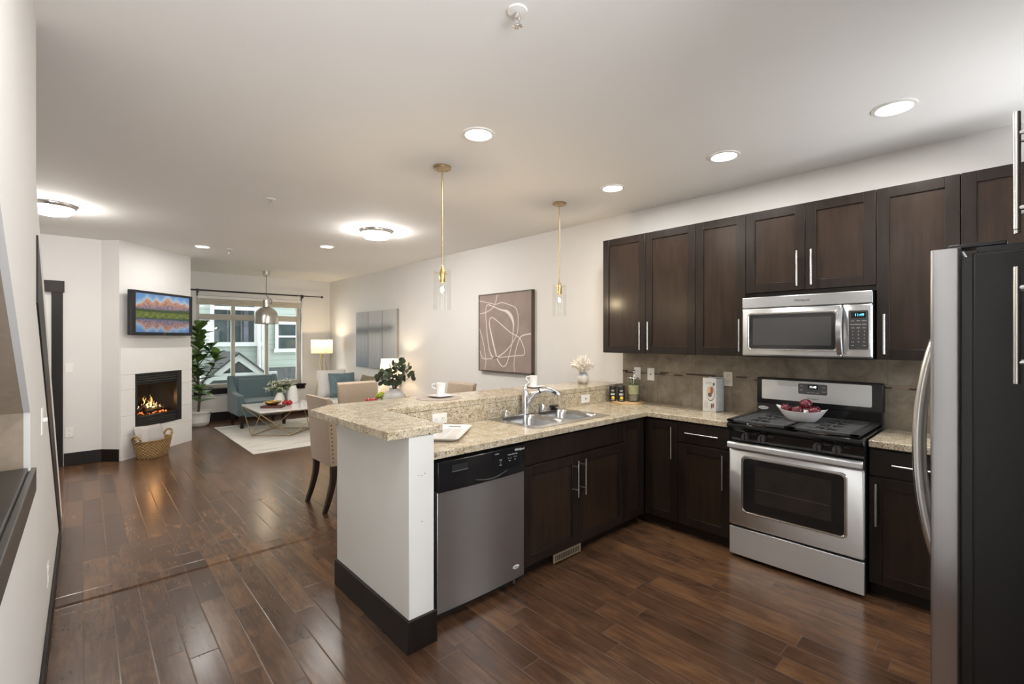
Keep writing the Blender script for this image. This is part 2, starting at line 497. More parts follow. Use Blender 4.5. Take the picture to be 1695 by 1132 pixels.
# ------------------------------------------------------------------ mesh builder
class MB:
    def __init__(s):
        s.bm = bmesh.new()
    def face(s, pts):
        try:
            return s.bm.faces.new([s.bm.verts.new(p) for p in pts])
        except ValueError:
            return None
    def box(s, x0, x1, y0, y1, z0, z1):
        v = [s.bm.verts.new((x, y, z)) for z in (z0, z1) for y in (y0, y1) for x in (x0, x1)]
        for f in ((0, 2, 3, 1), (4, 5, 7, 6), (0, 1, 5, 4), (2, 6, 7, 3), (0, 4, 6, 2), (1, 3, 7, 5)):
            s.bm.faces.new([v[i] for i in f])
        return s
    def hexa(s, b, t):
        """b, t: four points each (ccw seen from above)"""
        vb = [s.bm.verts.new(p) for p in b]; vt = [s.bm.verts.new(p) for p in t]
        n = len(b)
        s.bm.faces.new(vb[::-1]); s.bm.faces.new(vt)
        for i in range(n):
            s.bm.faces.new((vb[i], vb[(i + 1) % n], vt[(i + 1) % n], vt[i]))
        return s
    def prism(s, poly, axis, a, b):
        """poly of 2-D points extruded along axis (0: x with (y,z); 1: y with (x,z); 2: z with (x,y))"""
        def P(p, h):
            return (h, p[0], p[1]) if axis == 0 else ((p[0], h, p[1]) if axis == 1 else (p[0], p[1], h))
        return s.hexa([P(p, a) for p in poly], [P(p, b) for p in poly])
    def loft(s, rings, cap0=True, cap1=True, closed=True):
        vs = [[s.bm.verts.new(p) for p in r] for r in rings]
        n = len(vs[0])
        for i in range(len(vs) - 1):
            for j in range(n if closed else n - 1):
                k = (j + 1) % n
                s.bm.faces.new((vs[i][j], vs[i][k], vs[i + 1][k], vs[i + 1][j]))
        if cap0: s.bm.faces.new(vs[0][::-1])
        if cap1: s.bm.faces.new(vs[-1])
        return s
    def lathe(s, prof, cx=0, cy=0, cz=0, n=32, cap0=True, cap1=True, sx=1, sy=1):
        return s.loft([[(cx + sx * r * math.cos(2 * math.pi * j / n), cy + sy * r * math.sin(2 * math.pi * j / n), cz + z) for j in range(n)] for r, z in prof], cap0, cap1)
    def tube(s, pts, r, n=8, closed=False, cap=True, flat=None):
        pts = [Vector(p) for p in pts]
        m = len(pts)
        rs = r if isinstance(r, (list, tuple)) else [r] * m
        rings = []
        prev = None
        for i in range(m):
            if closed:
                d = pts[(i + 1) % m] - pts[i - 1]
            else:
                d = pts[min(i + 1, m - 1)] - pts[max(i - 1, 0)]
            d.normalize()
            if prev is None:
                up = Vector((0, 0, 1)) if abs(d.z) < 0.9 else Vector((1, 0, 0))
                u = d.cross(up).normalized()
            else:
                u = (prev - d * prev.dot(d)).normalized()
            prev = u
            w = d.cross(u).normalized()
            rings.append([pts[i] + (u * math.cos(2 * math.pi * j / n) + w * math.sin(2 * math.pi * j / n)) * rs[i] for j in range(n)])
        if closed:
            rings.append(rings[0])
            vs = [[s.bm.verts.new(p) for p in q] for q in rings[:-1]]
            for i in range(m):
                a, b = vs[i], vs[(i + 1) % m]
                for j in range(n):
                    k = (j + 1) % n
                    s.bm.faces.new((a[j], a[k], b[k], b[j]))
            return s
        return s.loft(rings, cap, cap)
    def cyl(s, p0, p1, r, n=16):
        return s.tube([p0, p1], r, n)
    def ball(s, c, r, n=12, sc=(1, 1, 1)):
        m = Matrix.Translation(c) @ Matrix.Diagonal((r * sc[0], r * sc[1], r * sc[2], 1))
        bmesh.ops.create_uvsphere(s.bm, u_segments=n, v_segments=max(6, n * 2 // 3), radius=1, matrix=m)
        return s
    def cells(s, xs, ys, z0, z1, skip=lambda i, j: False):
        """slab made of grid cells, some left out; one watertight mesh"""
        vt, vb = {}, {}
        def gv(d, i, j, z):
            if (i, j) not in d:
                d[(i, j)] = s.bm.verts.new((xs[i], ys[j], z))
            return d[(i, j)]
        inc = {(i, j) for i in range(len(xs) - 1) for j in range(len(ys) - 1) if not skip(i, j)}
        for (i, j) in inc:
            s.bm.faces.new([gv(vt, *q, z1) for q in ((i, j), (i + 1, j), (i + 1, j + 1), (i, j + 1))])
            s.bm.faces.new([gv(vb, *q, z0) for q in ((i, j + 1), (i + 1, j + 1), (i + 1, j), (i, j))])
            for (di, dj, a, b) in ((-1, 0, (0, 1), (0, 0)), (1, 0, (1, 0), (1, 1)), (0, -1, (0, 0), (1, 0)), (0, 1, (1, 1), (0, 1))):
                if (i + di, j + dj) not in inc:
                    a_ = (i + a[0], j + a[1]); b_ = (i + b[0], j + b[1])
                    s.bm.faces.new((gv(vb, *a_, z0), gv(vb, *b_, z0), gv(vt, *b_, z1), gv(vt, *a_, z1)))
        return s
    def xf(s, mat):
        bmesh.ops.transform(s.bm, matrix=mat, verts=s.bm.verts)
        return s
    def build(s, name, mat, parent=None, bevel=0.0, seg=2, smooth=True, subd=0, loc=None, offset=None):
        """offset: world position of the root when the mesh was drawn in world coordinates"""
        bm = s.bm
        if offset is not None:
            bmesh.ops.translate(bm, verts=bm.verts, vec=-Vector(offset))
        bmesh.ops.recalc_face_normals(bm, faces=bm.faces)
        if parent is None and offset is None and loc is None:
            xs = [v.co.x for v in bm.verts]; ys = [v.co.y for v in bm.verts]; zs = [v.co.z for v in bm.verts]
            loc = ((min(xs) + max(xs)) / 2, (min(ys) + max(ys)) / 2, min(zs))
            bmesh.ops.translate(bm, verts=bm.verts, vec=-Vector(loc))
        me = bpy.data.meshes.new(name)
        bm.to_mesh(me)
        bm.free()
        me.materials.append(M[mat] if isinstance(mat, str) else mat)
        if smooth:
            me.shade_smooth()
            try:
                me.set_sharp_from_angle(angle=math.radians(38))
            except Exception:
                pass
        o = bpy.data.objects.new(name, me)
        COL.objects.link(o)
        if parent is not None:
            o.parent = parent
        if loc is not None:
            o.location = loc
        if bevel > 0:
            b = o.modifiers.new('bevel', 'BEVEL'); b.width = bevel; b.segments = seg; b.limit_method = 'ANGLE'; b.angle_limit = math.radians(40)
            b.harden_normals = False
        if subd:
            d = o.modifiers.new('sub', 'SUBSURF'); d.levels = subd; d.render_levels = subd
        return o

def tag(o, label, cat, group=None, kind=None):
    o['label'] = label; o['category'] = cat
    if group: o['group'] = group
    if kind: o['kind'] = kind
    return o
def thing(name, label, cat, loc, rz=0.0, group=None):
    o = bpy.data.objects.new(name, None)
    o.empty_display_size = 0.1
    COL.objects.link(o)
    o.location = loc; o.rotation_euler = (0, 0, rz)
    return tag(o, label, cat, group)
def struct(name, mb, mat, bevel=0.0, label=None, parent=None):
    o = mb.build(name, mat, parent, bevel, loc=(0, 0, 0) if parent is None else None)
    o['kind'] = 'structure'
    if label: o['label'] = label
    return o
def dup(root, loc, rz=None, label=None, group=None):
    r = root.copy(); COL.objects.link(r); r.location = loc
    if rz is not None: r.rotation_euler = (0, 0, rz)
    if label: r['label'] = label
    if group: r['group'] = group
    for ch in list(root.children):
        c = ch.copy(); COL.objects.link(c); c.parent = r
        for gch in list(ch.children):
            d = gch.copy(); COL.objects.link(d); d.parent = c
    return r
def lamp(kind, name, loc, power, color, parent=None, size=0.05, rot=(0, 0, 0), spread=None):
    ld = bpy.data.lights.new(name, kind)
    ld.energy = power; ld.color = color
    if kind == 'AREA':
        ld.shape = 'DISK'; ld.size = size
        if spread: ld.spread = spread
    else:
        ld.shadow_soft_size = size
    o = bpy.data.objects.new(name, ld)
    COL.objects.link(o); o.location = loc; o.rotation_euler = rot
    if parent is not None: o.parent = parent
    return o
def rrect(x0, x1, y0, y1, r, n=5):
    out = []
    for cx, cy, a0 in ((x1 - r, y1 - r, 0), (x0 + r, y1 - r, 90), (x0 + r, y0 + r, 180), (x1 - r, y0 + r, 270)):
        for k in range(n + 1):
            a = math.radians(a0 + 90.0 * k / n)
            out.append((cx + r * math.cos(a), cy + r * math.sin(a)))
    return out
def spline(pts, n=8, closed=False):
    P = [Vector(p) for p in pts]; out = []
    m = len(P)
    for i in range(m if closed else m - 1):
        if closed:
            a, b, c, d = P[(i - 1) % m], P[i], P[(i + 1) % m], P[(i + 2) % m]
        else:
            a, b, c, d = P[max(i - 1, 0)], P[i], P[i + 1], P[min(i + 2, m - 1)]
        for k in range(n):
            t = k / n
            out.append(0.5 * ((2 * b) + (c - a) * t + (2 * a - 5 * b + 4 * c - d) * t * t + (3 * b - a - 3 * c + d) * t ** 3))
    if not closed: out.append(P[-1])
    return out
def text(name, body, size, mat, parent, loc, rot, depth=0.0006, align='CENTER', shear=0.0):
    cu = bpy.data.curves.new(name, 'FONT')
    cu.body = body; cu.size = size; cu.extrude = depth; cu.align_x = align; cu.align_y = 'CENTER'; cu.shear = shear
    tmp = bpy.data.objects.new(name, cu)
    COL.objects.link(tmp)
    bpy.context.view_layer.update()
    me = bpy.data.meshes.new_from_object(tmp.evaluated_get(bpy.context.evaluated_depsgraph_get()))
    bpy.data.objects.remove(tmp)
    me.materials.clear(); me.materials.append(M[mat])
    o = bpy.data.objects.new(name, me)
    COL.objects.link(o); o.parent = parent; o.location = loc; o.rotation_euler = rot
    return o
def picture(name, nx, ny, w, h, fn, mat, parent, matrix):
    """flat painted surface, w x h, in local XZ, centred bottom-left at the origin of matrix, facing -Y"""
    me = bpy.data.meshes.new(name)
    vs = [(w * i / nx, 0, h * j / ny) for j in range(ny + 1) for i in range(nx + 1)]
    fs = [(j * (nx + 1) + i, j * (nx + 1) + i + 1, (j + 1) * (nx + 1) + i + 1, (j + 1) * (nx + 1) + i) for j in range(ny) for i in range(nx)]
    me.from_pydata([tuple(matrix @ Vector(v)) for v in vs], [], fs)
    ca = me.color_attributes.new('paint', 'FLOAT_COLOR', 'POINT')
    for j in range(ny + 1):
        for i in range(nx + 1):
            c = fn(i / nx, j / ny)
            ca.data[j * (nx + 1) + i].color = (*c, 1)
    me.materials.append(M[mat])
    o = bpy.data.objects.new(name, me)
    COL.objects.link(o)
    o.parent = parent
    return o
def lerp(a, b, t):
    t = max(0, min(1, t))
    return tuple(x + (y - x) * t for x, y in zip(a, b))
PI = math.pi
H = 2.72
XR = 3.9
YF = 10.05

# small glowing things are seen but need no direct sampling of their own: their lamps light the room
for k_ in ('recessed_glow', 'bulb_glow', 'ember', 'clock_blue', 'clock_white', 'flame', 'tv_picture'):
    try: M[k_].cycles.emission_sampling = 'NONE'
    except Exception: pass

# ------------------------------------------------------------------ the room shell
struct('floor', MB().prism([(-1.4, -2.1), (2.15, -2.1), (2.15, -0.82), (4.05, -0.82), (4.05, 10.25), (-1.4, 10.25)], 2, -0.06, 0.0), 'plank_floor', label='dark hand-scraped wood plank floor')
struct('ceiling', MB().prism([(-1.4, -2.1), (2.15, -2.1), (2.15, -0.82), (4.05, -0.82), (4.05, 10.25), (-1.4, 10.25)], 2, H, H + 0.12), 'ceiling_paint')
struct('wall_right', MB().box(XR, XR + 0.15, -0.82, 10.25, 0, H), 'wall_paint')
WX0, WX1, WZ0, WZ1 = 1.50, 3.33, 0.59, 2.30
m = MB()
m.box(0.6, WX0, YF, YF + 0.2, 0, H); m.box(WX1, XR + 0.15, YF, YF + 0.2, 0, H)
m.box(WX0, WX1, YF, YF + 0.2, 0, WZ0); m.box(WX0, WX1, YF, YF + 0.2, WZ1, H)
struct('wall_window', m, 'wall_paint')
m = MB(); m.box(-7, WX0 - 0.02, YF + 0.2, YF + 0.35, -3.2, 6.5); m.box(WX1 + 0.02, 11, YF + 0.2, YF + 0.35, -3.2, 6.5); m.box(WX0 - 0.02, WX1 + 0.02, YF + 0.2, YF + 0.35, -3.2, WZ0 - 0.02); m.box(WX0 - 0.02, WX1 + 0.02, YF + 0.2, YF + 0.35, WZ1 + 0.02, 6.5)
struct('wall_sky_block', m, 'siding')  # unseen outer wall, added to keep sky light off the house opposite
m = MB()
m.box(-1.3, -0.98, 7.66, 7.82, 0, H); m.box(-0.26, 0.17, 7.66, 7.82, 0, H); m.box(-0.98, -0.26, 7.66, 7.82, 2.06, H)
struct('wall_hall', m, 'wall_paint')
struct('wall_living', MB().box(0.55, 0.72, 8.6, 10.25, 0, H), 'wall_paint')
struct('wall_stair', MB().box(-1.35, -1.22, -0.4, 7.82, 0, H), 'wall_paint')
m = MB(); m.box(1.16, 2.82, -0.82, -0.67, 0, H); m.box(3.78, XR + 0.15, -0.82, -0.67, 0, H); m.box(2.82, 3.78, -0.82, -0.67, 0, 1.0); m.box(2.82, 3.78, -0.82, -0.67, 2.23, H)
struct('wall_kitchen', m, 'wall_paint')
m = MB(); m.box(2.82, 2.88, -0.80, -0.74, 1.0, 2.23); m.box(3.72, 3.78, -0.80, -0.74, 1.0, 2.23); m.box(2.88, 3.72, -0.80, -0.74, 1.0, 1.06); m.box(2.88, 3.72, -0.80, -0.74, 2.17, 2.23); m.box(2.88, 3.72, -0.79, -0.75, 1.60, 1.64)
struct('added_opening_kitchen', m, 'white_trim')  # unseen window beside the fridge, added to bring daylight onto the kitchen ceiling
struct('wall_rear', MB().box(2.0, 2.15, -2.0, -0.82, 0, H), 'wall_paint')
struct('wall_landing', MB().box(-0.85, -0.70, -2.0, -0.52, 0, H), 'wall_paint')
# unseen rear opening, added behind the camera to let daylight in: header, posts
m = MB()
m.box(-0.85, 2.15, -2.1, -2.0, 2.55, H)
for x in (-0.85, 0.55, 2.05): m.box(x, x + 0.1, -2.1, -2.0, 0, 2.55)
struct('added_opening_rear', m, 'white_trim')
struct('wall_back', MB().box(-1.35, -0.25, -0.52, -0.4005, 0, H), 'wall_paint')

# fireplace chase, set at 45 degrees: t along the face, d into the wall
FM = Matrix.Translation((0.325, 7.5, 0)) @ Matrix.Rotation(math.radians(45), 4, 'Z')
m = MB()
m.box(0, 0.209, 0, 0.55, 0, H); m.box(0.988, 1.2, 0, 0.55, 0, H)
m.box(0.209, 0.988, 0, 0.55, 1.057, H); m.box(0.209, 0.988, 0, 0.55, 0, 0.355); m.box(0, 1.2, 0.55, 0.68, 0, H)
struct('wall_fireplace', m.xf(FM), 'wall_paint')

# left wall beside the camera with its under-stair niche, and the guard wall of the stair
XL = -0.134
m = MB()
def wallpoly(p, x0=-0.15, x1=XL): m.prism(p, 0, x0, x1)
wallpoly([(-0.52, 0), (2.56, 0), (2.56, 1.03), (-0.52, 1.03)])
wallpoly([(2.292, 1.03), (2.56, 1.03), (2.56, H), (2.292, H)])
wallpoly([(1.0, 2.153), (2.292, 1.249), (2.292, H), (1.0, H)])
wallpoly([(-0.52, 1.03), (1.0, 1.03), (1.0, H), (-0.52, H)])
wallpoly([(2.56, 0), (4.93, 0), (2.56, 1.64)])
struct('wall_left', m, 'wall_paint')
struct('wall_stair_guard', MB().prism([(5.20, 0), (5.55, 0), (2.56, 2.10), (2.56, 1.90)], 0, -0.25, XL), 'wall_paint')
struct('trim_stair', MB().prism([(4.93, 0), (5.20, 0), (2.56, 1.90), (2.56, 1.64)], 0, -0.25, XL + 0.006), 'dark_trim')
m = MB()
for k in range(9):
    m.box(-1.22, -0.25, 4.9 - 0.27 * (k + 1), 4.9 - 0.27 * k, 0, 0.18 * (k + 1))
struct('stairs', m, 'dark_trim')
m = MB()
m.box(-0.98, -0.1501, 2.292, 2.36, 1.03, 1.35)
m.prism([(1.0, 2.153), (2.36, 1.2014), (2.36, 1.26), (1.0, 2.22)], 0, -0.98, -0.1502)
m.box(-1.04, -0.98, 1.0, 2.36, 1.03, 2.3)
struct('wall_niche', m, 'niche_paint')
m = MB().box(-0.98, -0.139, 1.0, 2.291, 1.03, 1.062)
m.box(-0.139, -0.122, 0.9, 2.35, 0.966, 1.05)
struct('trim_niche', m, 'sill_wood', 0.003)
# floor details
m = MB().loft([[(x, 3.625 + 0.0125 * k, 0.0003 + (0.0045 if 0 < k < 12 else 0) + (0.0035 if k % 2 else 0)) for k in range(13)] for x in (XL, XR)], False, False, closed=False)
struct('trim_threshold', m, 'plank_floor')
def base(name, mb, bev=0.004): struct(name, mb, 'dark_trim', bev)
base('baseboard_left', MB().box(XL, XL + 0.014, -0.52, 4.8, 0, 0.10))
base('baseboard_hall', MB().box(-0.17, 0.178, 7.643, 7.66, 0, 0.15))
base('baseboard_fireplace', MB().box(-0.016, 0.0, 0.0, 0.215, 0, 0.15).xf(FM))
base('baseboard_window', MB().box(0.72, XR, YF - 0.016, YF, 0, 0.155))
base('baseboard_right', MB().box(XR - 0.016, XR, 2.9, YF - 0.016, 0, 0.155))
# peninsula half-wall
m = MB().prism([(1.15, 1.985), (1.29, 1.985), (1.29, 2.66), (XR, 2.66), (XR, 2.85), (1.15, 2.85)], 2, 0, 1.028)
pw = struct('wall_peninsula', m, 'peninsula_paint', 0.004)
for (x, z) in ((1.203, 0.838), (1.219, 0.834), (1.237, 0.842), (1.222, 0.61)):
    o = MB().cyl((x, 1.9849, z), (x, 1.983, z), 0.0022, 8).build('nail_hole', 'dark_slot', pw); o['kind'] = 'structure'
m = MB().prism([(1.134, 1.969), (1.30, 1.969), (1.30, 1.985), (1.15, 1.985), (1.15, 2.85), (1.134, 2.85)], 2, 0, 0.155)
base('baseboard_peninsula', m, 0.003)
# backsplash
m = MB().box(XR - 0.008, XR, -0.15, 2.645, 0.914, 1.174); m.box(XR - 0.008, XR, -0.15, 2.645, 1.203, 1.376)
bs = struct('wall_backsplash', m, 'backsplash_tile')
struct('mosaic_strip', MB().box(XR - 0.0095, XR, -0.15, 2.645, 1.1755, 1.2025), 'mosaic_strip', parent=bs)

# hall door
d = MB().box(-0.98, -0.26, 7.70, 7.74, 0.005, 2.055); d.box(-0.90, -0.34, 7.694, 7.70, 0.2, 0.95); d.box(-0.90, -0.34, 7.694, 7.70, 1.1, 1.95)
d1 = struct('door_1', d, 'white_trim', 0.003)
m = MB().box(-1.08, -0.97, 7.638, 7.66, 0, 2.055); m.box(-0.275, -0.178, 7.638, 7.66, 0, 2.055); m.box(-1.10, -0.165, 7.63, 7.66, 2.052, 2.187)
struct('door_casing', m, 'dark_trim', 0.003, parent=d1)
h = MB().cyl((-0.89, 7.694, 0.98), (-0.89, 7.65, 0.98), 0.012); h.ball((-0.89, 7.63, 0.98), 0.028)
struct('door_knob', h, 'nickel', parent=d1)

# front window
def bar(mb, x0, x1, z0, z1, y0=YF + 0.10, y1=YF + 0.17): mb.box(x0, x1, y0, y1, z0, z1)
m = MB()
bar(m, WX0, WX0 + 0.06, WZ0 + 0.075, WZ1 - 0.06); bar(m, WX1 - 0.075, WX1, WZ0 + 0.075, WZ1 - 0.06); bar(m, WX0, WX1, WZ1 - 0.06, WZ1); bar(m, WX0, WX1, WZ0, WZ0 + 0.075)
for (a, b) in ((WX0 + 0.06, 2.07), (2.135, 2.655), (2.72, WX1 - 0.075)): bar(m, a, b, 1.86, 1.97)
bar(m, 2.07, 2.135, WZ0 + 0.075, WZ1 - 0.06); bar(m, 2.655, 2.72, WZ0 + 0.075, WZ1 - 0.06)
w1 = struct('window_1', m, 'window_vinyl', 0.004)
for (a, b) in ((WX0 + 0.06, 2.07), (2.135, 2.655), (2.72, WX1 - 0.075)):
    for (c, e) in ((WZ0 + 0.075, 1.86), (1.97, WZ1 - 0.06)):
        o = MB().box(a, b, YF + 0.132, YF + 0.136, c, e).build('window_pane', 'pane_glass', w1); o['kind'] = 'structure'
m = MB().box(WX0 - 0.06, WX1 + 0.07, YF - 0.045, YF + 0.10, WZ0 - 0.03, WZ0); m.box(WX0 - 0.04, WX1 + 0.05, YF - 0.022, YF, WZ0 - 0.10, WZ0 - 0.03)
struct('trim_window', m, 'dark_trim', 0.003)

# things on walls and ceiling
def wall_plate(name, label, cat, loc, rz, kind='outlet', mat='white_plastic', w=0.072, h=0.116, group=None, horizontal=False):
    """local frame: plate in XZ facing -Y"""
    t = thing(name, label, cat, loc, rz, group)
    if horizontal: w, h = h, w
    MB().box(-w / 2, w / 2, -0.006, 0, -h / 2, h / 2).build('plate', mat, t, 0.002)
    if kind == 'outlet':
        for s in (-1, 1):
            a, b = (s * 0.026, 0) if horizontal else (0, s * 0.026)
            r = MB(); r.prism(rrect(a - 0.016, a + 0.016, b - 0.014, b + 0.014, 0.008), 1, -0.0085, -0.006)
            r.build('receptacle', mat, t)
            q = MB()
            for k in (-0.006, 0.006): q.box(a + k - 0.001, a + k + 0.001, -0.0090, -0.0084, b - 0.002, b + 0.007)
            q.cyl((a, -0.0084, b - 0.008), (a, -0.0090, b - 0.008), 0.0025, 8)
            q.build('slot', 'dark_slot', t)
    elif kind == 'switch':
        r = MB(); r.hexa([(-0.016, -0.006, -0.034), (0.016, -0.006, -0.034), (0.016, -0.006, 0.034), (-0.016, -0.006, 0.034)], [(-0.015, -0.008, -0.033), (0.015, -0.008, -0.033), (0.015, -0.012, 0.033), (-0.015, -0.012, 0.033)])
        r.build('rocker', mat, t)
    elif kind == 'toggle':
        MB().box(-0.005, 0.005, -0.02, -0.006, -0.004, 0.012).build('toggle', mat, t)
    elif kind == 'jack':
        MB().cyl((0, -0.009, 0), (0, -0.006, 0), 0.007, 10).build('jack', 'dark_slot', t)
    return t
RX = -PI / 2   # faces -X
wall_plate('light_switch', 'white light switch plate on hall wall, higher of the two plates left of fireplace', 'switch', (-0.123, 7.66, 1.164), 0, 'toggle')
wall_plate('wall_outlet', 'white outlet low on hall wall, left of the fireplace basket', 'outlet', (-0.123, 7.66, 0.391), 0)
wall_plate('light_switch', 'white switch plate on the left wall under the stair stringer', 'switch', (XL, 2.85, 1.15), PI / 2, 'toggle')
wall_plate('wall_outlet', 'white outlet low on the near left wall, above the baseboard', 'outlet', (XL, 3.30, 0.325), PI / 2)
wall_plate('wall_outlet', 'white horizontal outlet in granite riser behind the serving tray', 'outlet', (1.76, 2.644, 0.968), 0, horizontal=True)
wall_plate('wall_outlet', 'white horizontal outlet in granite riser right of the faucet', 'outlet', (3.307, 2.644, 0.970), 0, 'jack', horizontal=True)
wall_plate('wall_outlet', 'white plate on tile backsplash, just behind the glass pitcher', 'outlet', (XR - 0.0096, 2.479, 1.176), RX)
wall_plate('cable_plate', 'white cable plate with dark centre jack on tile backsplash, right of pitcher', 'plate', (XR - 0.0096, 2.336, 1.176), RX, 'jack')
wall_plate('wall_outlet', 'white outlet on tile backsplash behind the standing cookbook', 'outlet', (XR - 0.0096, 1.631, 1.176), RX, mat='ivory_plastic')
wall_plate('wall_outlet', 'white outlet on window wall, left one behind the tripod floor lamp', 'outlet', (3.53, YF, 0.42), 0)
wall_plate('wall_outlet', 'white outlet on window wall, right one behind the tripod floor lamp', 'outlet', (3.70, YF, 0.42), 0)

# recessed lights
RL = [(1.733, 2.189, 'recessed ceiling light over the peninsula, nearest the left pendant'), (3.149, 0.46, 'recessed ceiling light nearest the fridge, closest of the cabinet row'),
      (3.145, 1.346, 'recessed ceiling light in front of microwave, middle of the cabinet row'), (3.147, 2.236, 'recessed ceiling light beside the right pendant, far end of cabinet row'),
      (1.155, 7.294, 'recessed ceiling light in front of the television and fireplace'), (2.362, 6.188, 'small recessed ceiling light in the living area left of flush light'),
      (0.42, 1.0, 'added out-of-view fill light in the hall above the viewer, beside niche wall')]  # last entry: unseen lamp added to brighten the peninsula half-wall
proto = None
for (x, y, lab) in RL:
    t = thing('recessed_light', lab, 'ceiling light', (x, y, H), 0, 'recessed ceiling lights')
    MB().lathe([(0.098, -0.0005), (0.096, -0.006), (0.080, -0.009), (0.074, -0.003), (0.074, -0.0005)], n=32, cap0=False, cap1=False).build('trim_ring', 'white_plastic', t)
    MB().lathe([(0.0745, -0.002), (0.0745, -0.004)], n=32).build('diffuser', 'recessed_glow', t)
    lamp('AREA', 'recessed_lamp', (0, 0, -0.02), RECESSED_W, (1.0, 0.975, 0.93), t, 0.14)
FL = [(-0.217, 5.935, 'white flush-mount ceiling light near the stairs and hall door'), (2.431, 4.916, 'round flush-mount ceiling light above the dining table')]
for (x, y, lab) in FL:
    t = thing('flush_light', lab, 'ceiling light', (x, y, H), 0, 'flush-mount ceiling lights')
    MB().lathe([(0.18, -0.0005), (0.18, -0.014), (0.166, -0.034), (0.158, -0.034)], n=36, cap1=False).build('rim', 'nickel', t)
    MB().lathe([(0.158, -0.030), (0.154, -0.055), (0.125, -0.082), (0.06, -0.098), (0.001, -0.102)], n=36, cap0=True).build('diffuser', 'flush_glow', t)
def sprinkler(x, y, lab, s=1.0):
    t = thing('fire_sprinkler', lab, 'sprinkler', (x, y, H), 0, 'ceiling fire sprinklers')
    MB().lathe([(0.038 * s, -0.0005), (0.036 * s, -0.006), (0.016 * s, -0.012)], n=24).build('escutcheon', 'white_plastic', t)
    m = MB().cyl((0, 0, -0.012), (0, 0, -0.03), 0.009, 10)
    m.tube([(-0.010, 0, -0.028), (-0.013, 0, -0.042), (0, 0, -0.056)], 0.0025, 6); m.tube([(0.010, 0, -0.028), (0.013, 0, -0.042), (0, 0, -0.056)], 0.0025, 6)
    m.build('frame', 'chrome', t)
    m = MB()
    for k in range(10):
        a = 2 * PI * k / 10
        m.hexa([(0.006 * math.cos(a - .3), 0.006 * math.sin(a - .3), -0.058), (0.019 * math.cos(a - .2), 0.019 * math.sin(a - .2), -0.059), (0.019 * math.cos(a + .2), 0.019 * math.sin(a + .2), -0.059), (0.006 * math.cos(a + .3), 0.006 * math.sin(a + .3), -0.058)],
               [(0.006 * math.cos(a - .3), 0.006 * math.sin(a - .3), -0.0565), (0.019 * math.cos(a - .2), 0.019 * math.sin(a - .2), -0.0575), (0.019 * math.cos(a + .2), 0.019 * math.sin(a + .2), -0.0575), (0.006 * math.cos(a + .3), 0.006 * math.sin(a + .3), -0.0565)])
    m.cyl((0, 0, -0.060), (0, 0, -0.055), 0.008, 10)
    m.build('deflector', 'chrome', t)
sprinkler(1.187, 1.268, 'white fire sprinkler head on ceiling, nearest to the viewer at top edge')
sprinkler(1.20, 4.415, 'small fire sprinkler head on ceiling between pendant and hall flush light')
sprinkler(1.457, 7.241, 'tiny fire sprinkler head on ceiling beside the recessed light by fireplace')

# ------------------------------------------------------------------ outside, seen through the window
o = MB().box(-8, 14, YF + 0.6, 26, -3.3, -3.2).build('ground', 'grass', loc=(0, 0, 0)); o['kind'] = 'structure'
hs = thing('neighbor_house', 'pale green sided house with white trim seen through the window', 'house', (3.2, 15.0, -3.2))
OF = (3.2, 15.0, -3.2)
NX0, NX1, NZ0, NZ1 = 2.62, 3.66, 1.42, 3.3
m = MB(); m.box(-1.0, NX0, 15.0, 15.2, -3.2, 5.5); m.box(NX0, NX1, 15, 15.2, -3.2, NZ0); m.box(NX0, NX1, 15, 15.2, NZ1, 5.5); m.box(NX1, 4.0, 15, 15.2, -3.2, 5.5)
m.box(3.85, 4.0, 15.2, 16.2, -3.2, 5.5); m.box(3.85, 9.0, 16.2, 16.4, 0.6, 5.5); 
m.build('siding_wall', 'siding', hs, offset=OF)
m = MB(); m.box(3.90, 9.0, 16.22, 16.4, -3.2, 0.62); m.build('lower_wall', 'shake_dark', hs, offset=OF)
m = MB()
m.box(NX0 - 0.07, NX0 + 0.02, 14.95, 15.02, NZ0 - 0.05, NZ1); m.box(NX1 - 0.02, NX1 + 0.09, 14.95, 15.02, NZ0 - 0.05, NZ1); m.box(NX0 - 0.25, NX1 + 0.2, 14.94, 15.02, NZ0 - 0.12, NZ0)
m.box(NX0 + 0.02, NX1 - 0.02, 14.955, 15.02, 2.32, 2.42)
m.box(3.82, 4.02, 14.96, 15.02, -3.2, 5.5); 
m.build('corner_trim', 'siding_trim', hs, offset=OF)
m = MB().box(NX0, NX1, 15.06, 15.08, NZ0, NZ1); wdw = m.build('window', 'ext_glass', hs, offset=OF)
m = MB()
for xx in (2.98, 3.32): m.box(xx - 0.02, xx + 0.02, 15.03, 15.06, NZ0, NZ1)
m.build('muntin', 'shake_dark', wdw, offset=(0, 0, 0)).location = (-OF[0], -OF[1], -OF[2])
m = MB().box(3.38, 3.5, 15.045, 15.058, NZ0, NZ1); m.build('curtain', 'curtain_dark', wdw).location = (-OF[0], -OF[1], -OF[2])
def exw(x0, x1, z0, z1, y):
    f = MB(); f.box(x0 - .1, x0, y - .06, y, z0 - .1, z1 + .1); f.box(x1, x1 + .1, y - .06, y, z0 - .1, z1 + .1); f.box(x0, x1, y - .06, y, z1, z1 + .1); f.box(x0 - .14, x1 + .14, y - .08, y, z0 - .12, z0)
    fr = f.build('window', 'siding_trim', hs, offset=OF)
    MB().box(x0, x1, y - .03, y - .01, z0, z1).build('pane', 'ext_glass', fr).location = (-OF[0], -OF[1], -OF[2])
    MB().box(x0, x1, y - .045, y - .02, (z0 + z1) / 2 - .03, (z0 + z1) / 2 + .03).build('meeting_rail', 'siding_trim', fr).location = (-OF[0], -OF[1], -OF[2])
exw(4.62, 5.35, 1.2, 1.98, 16.2)
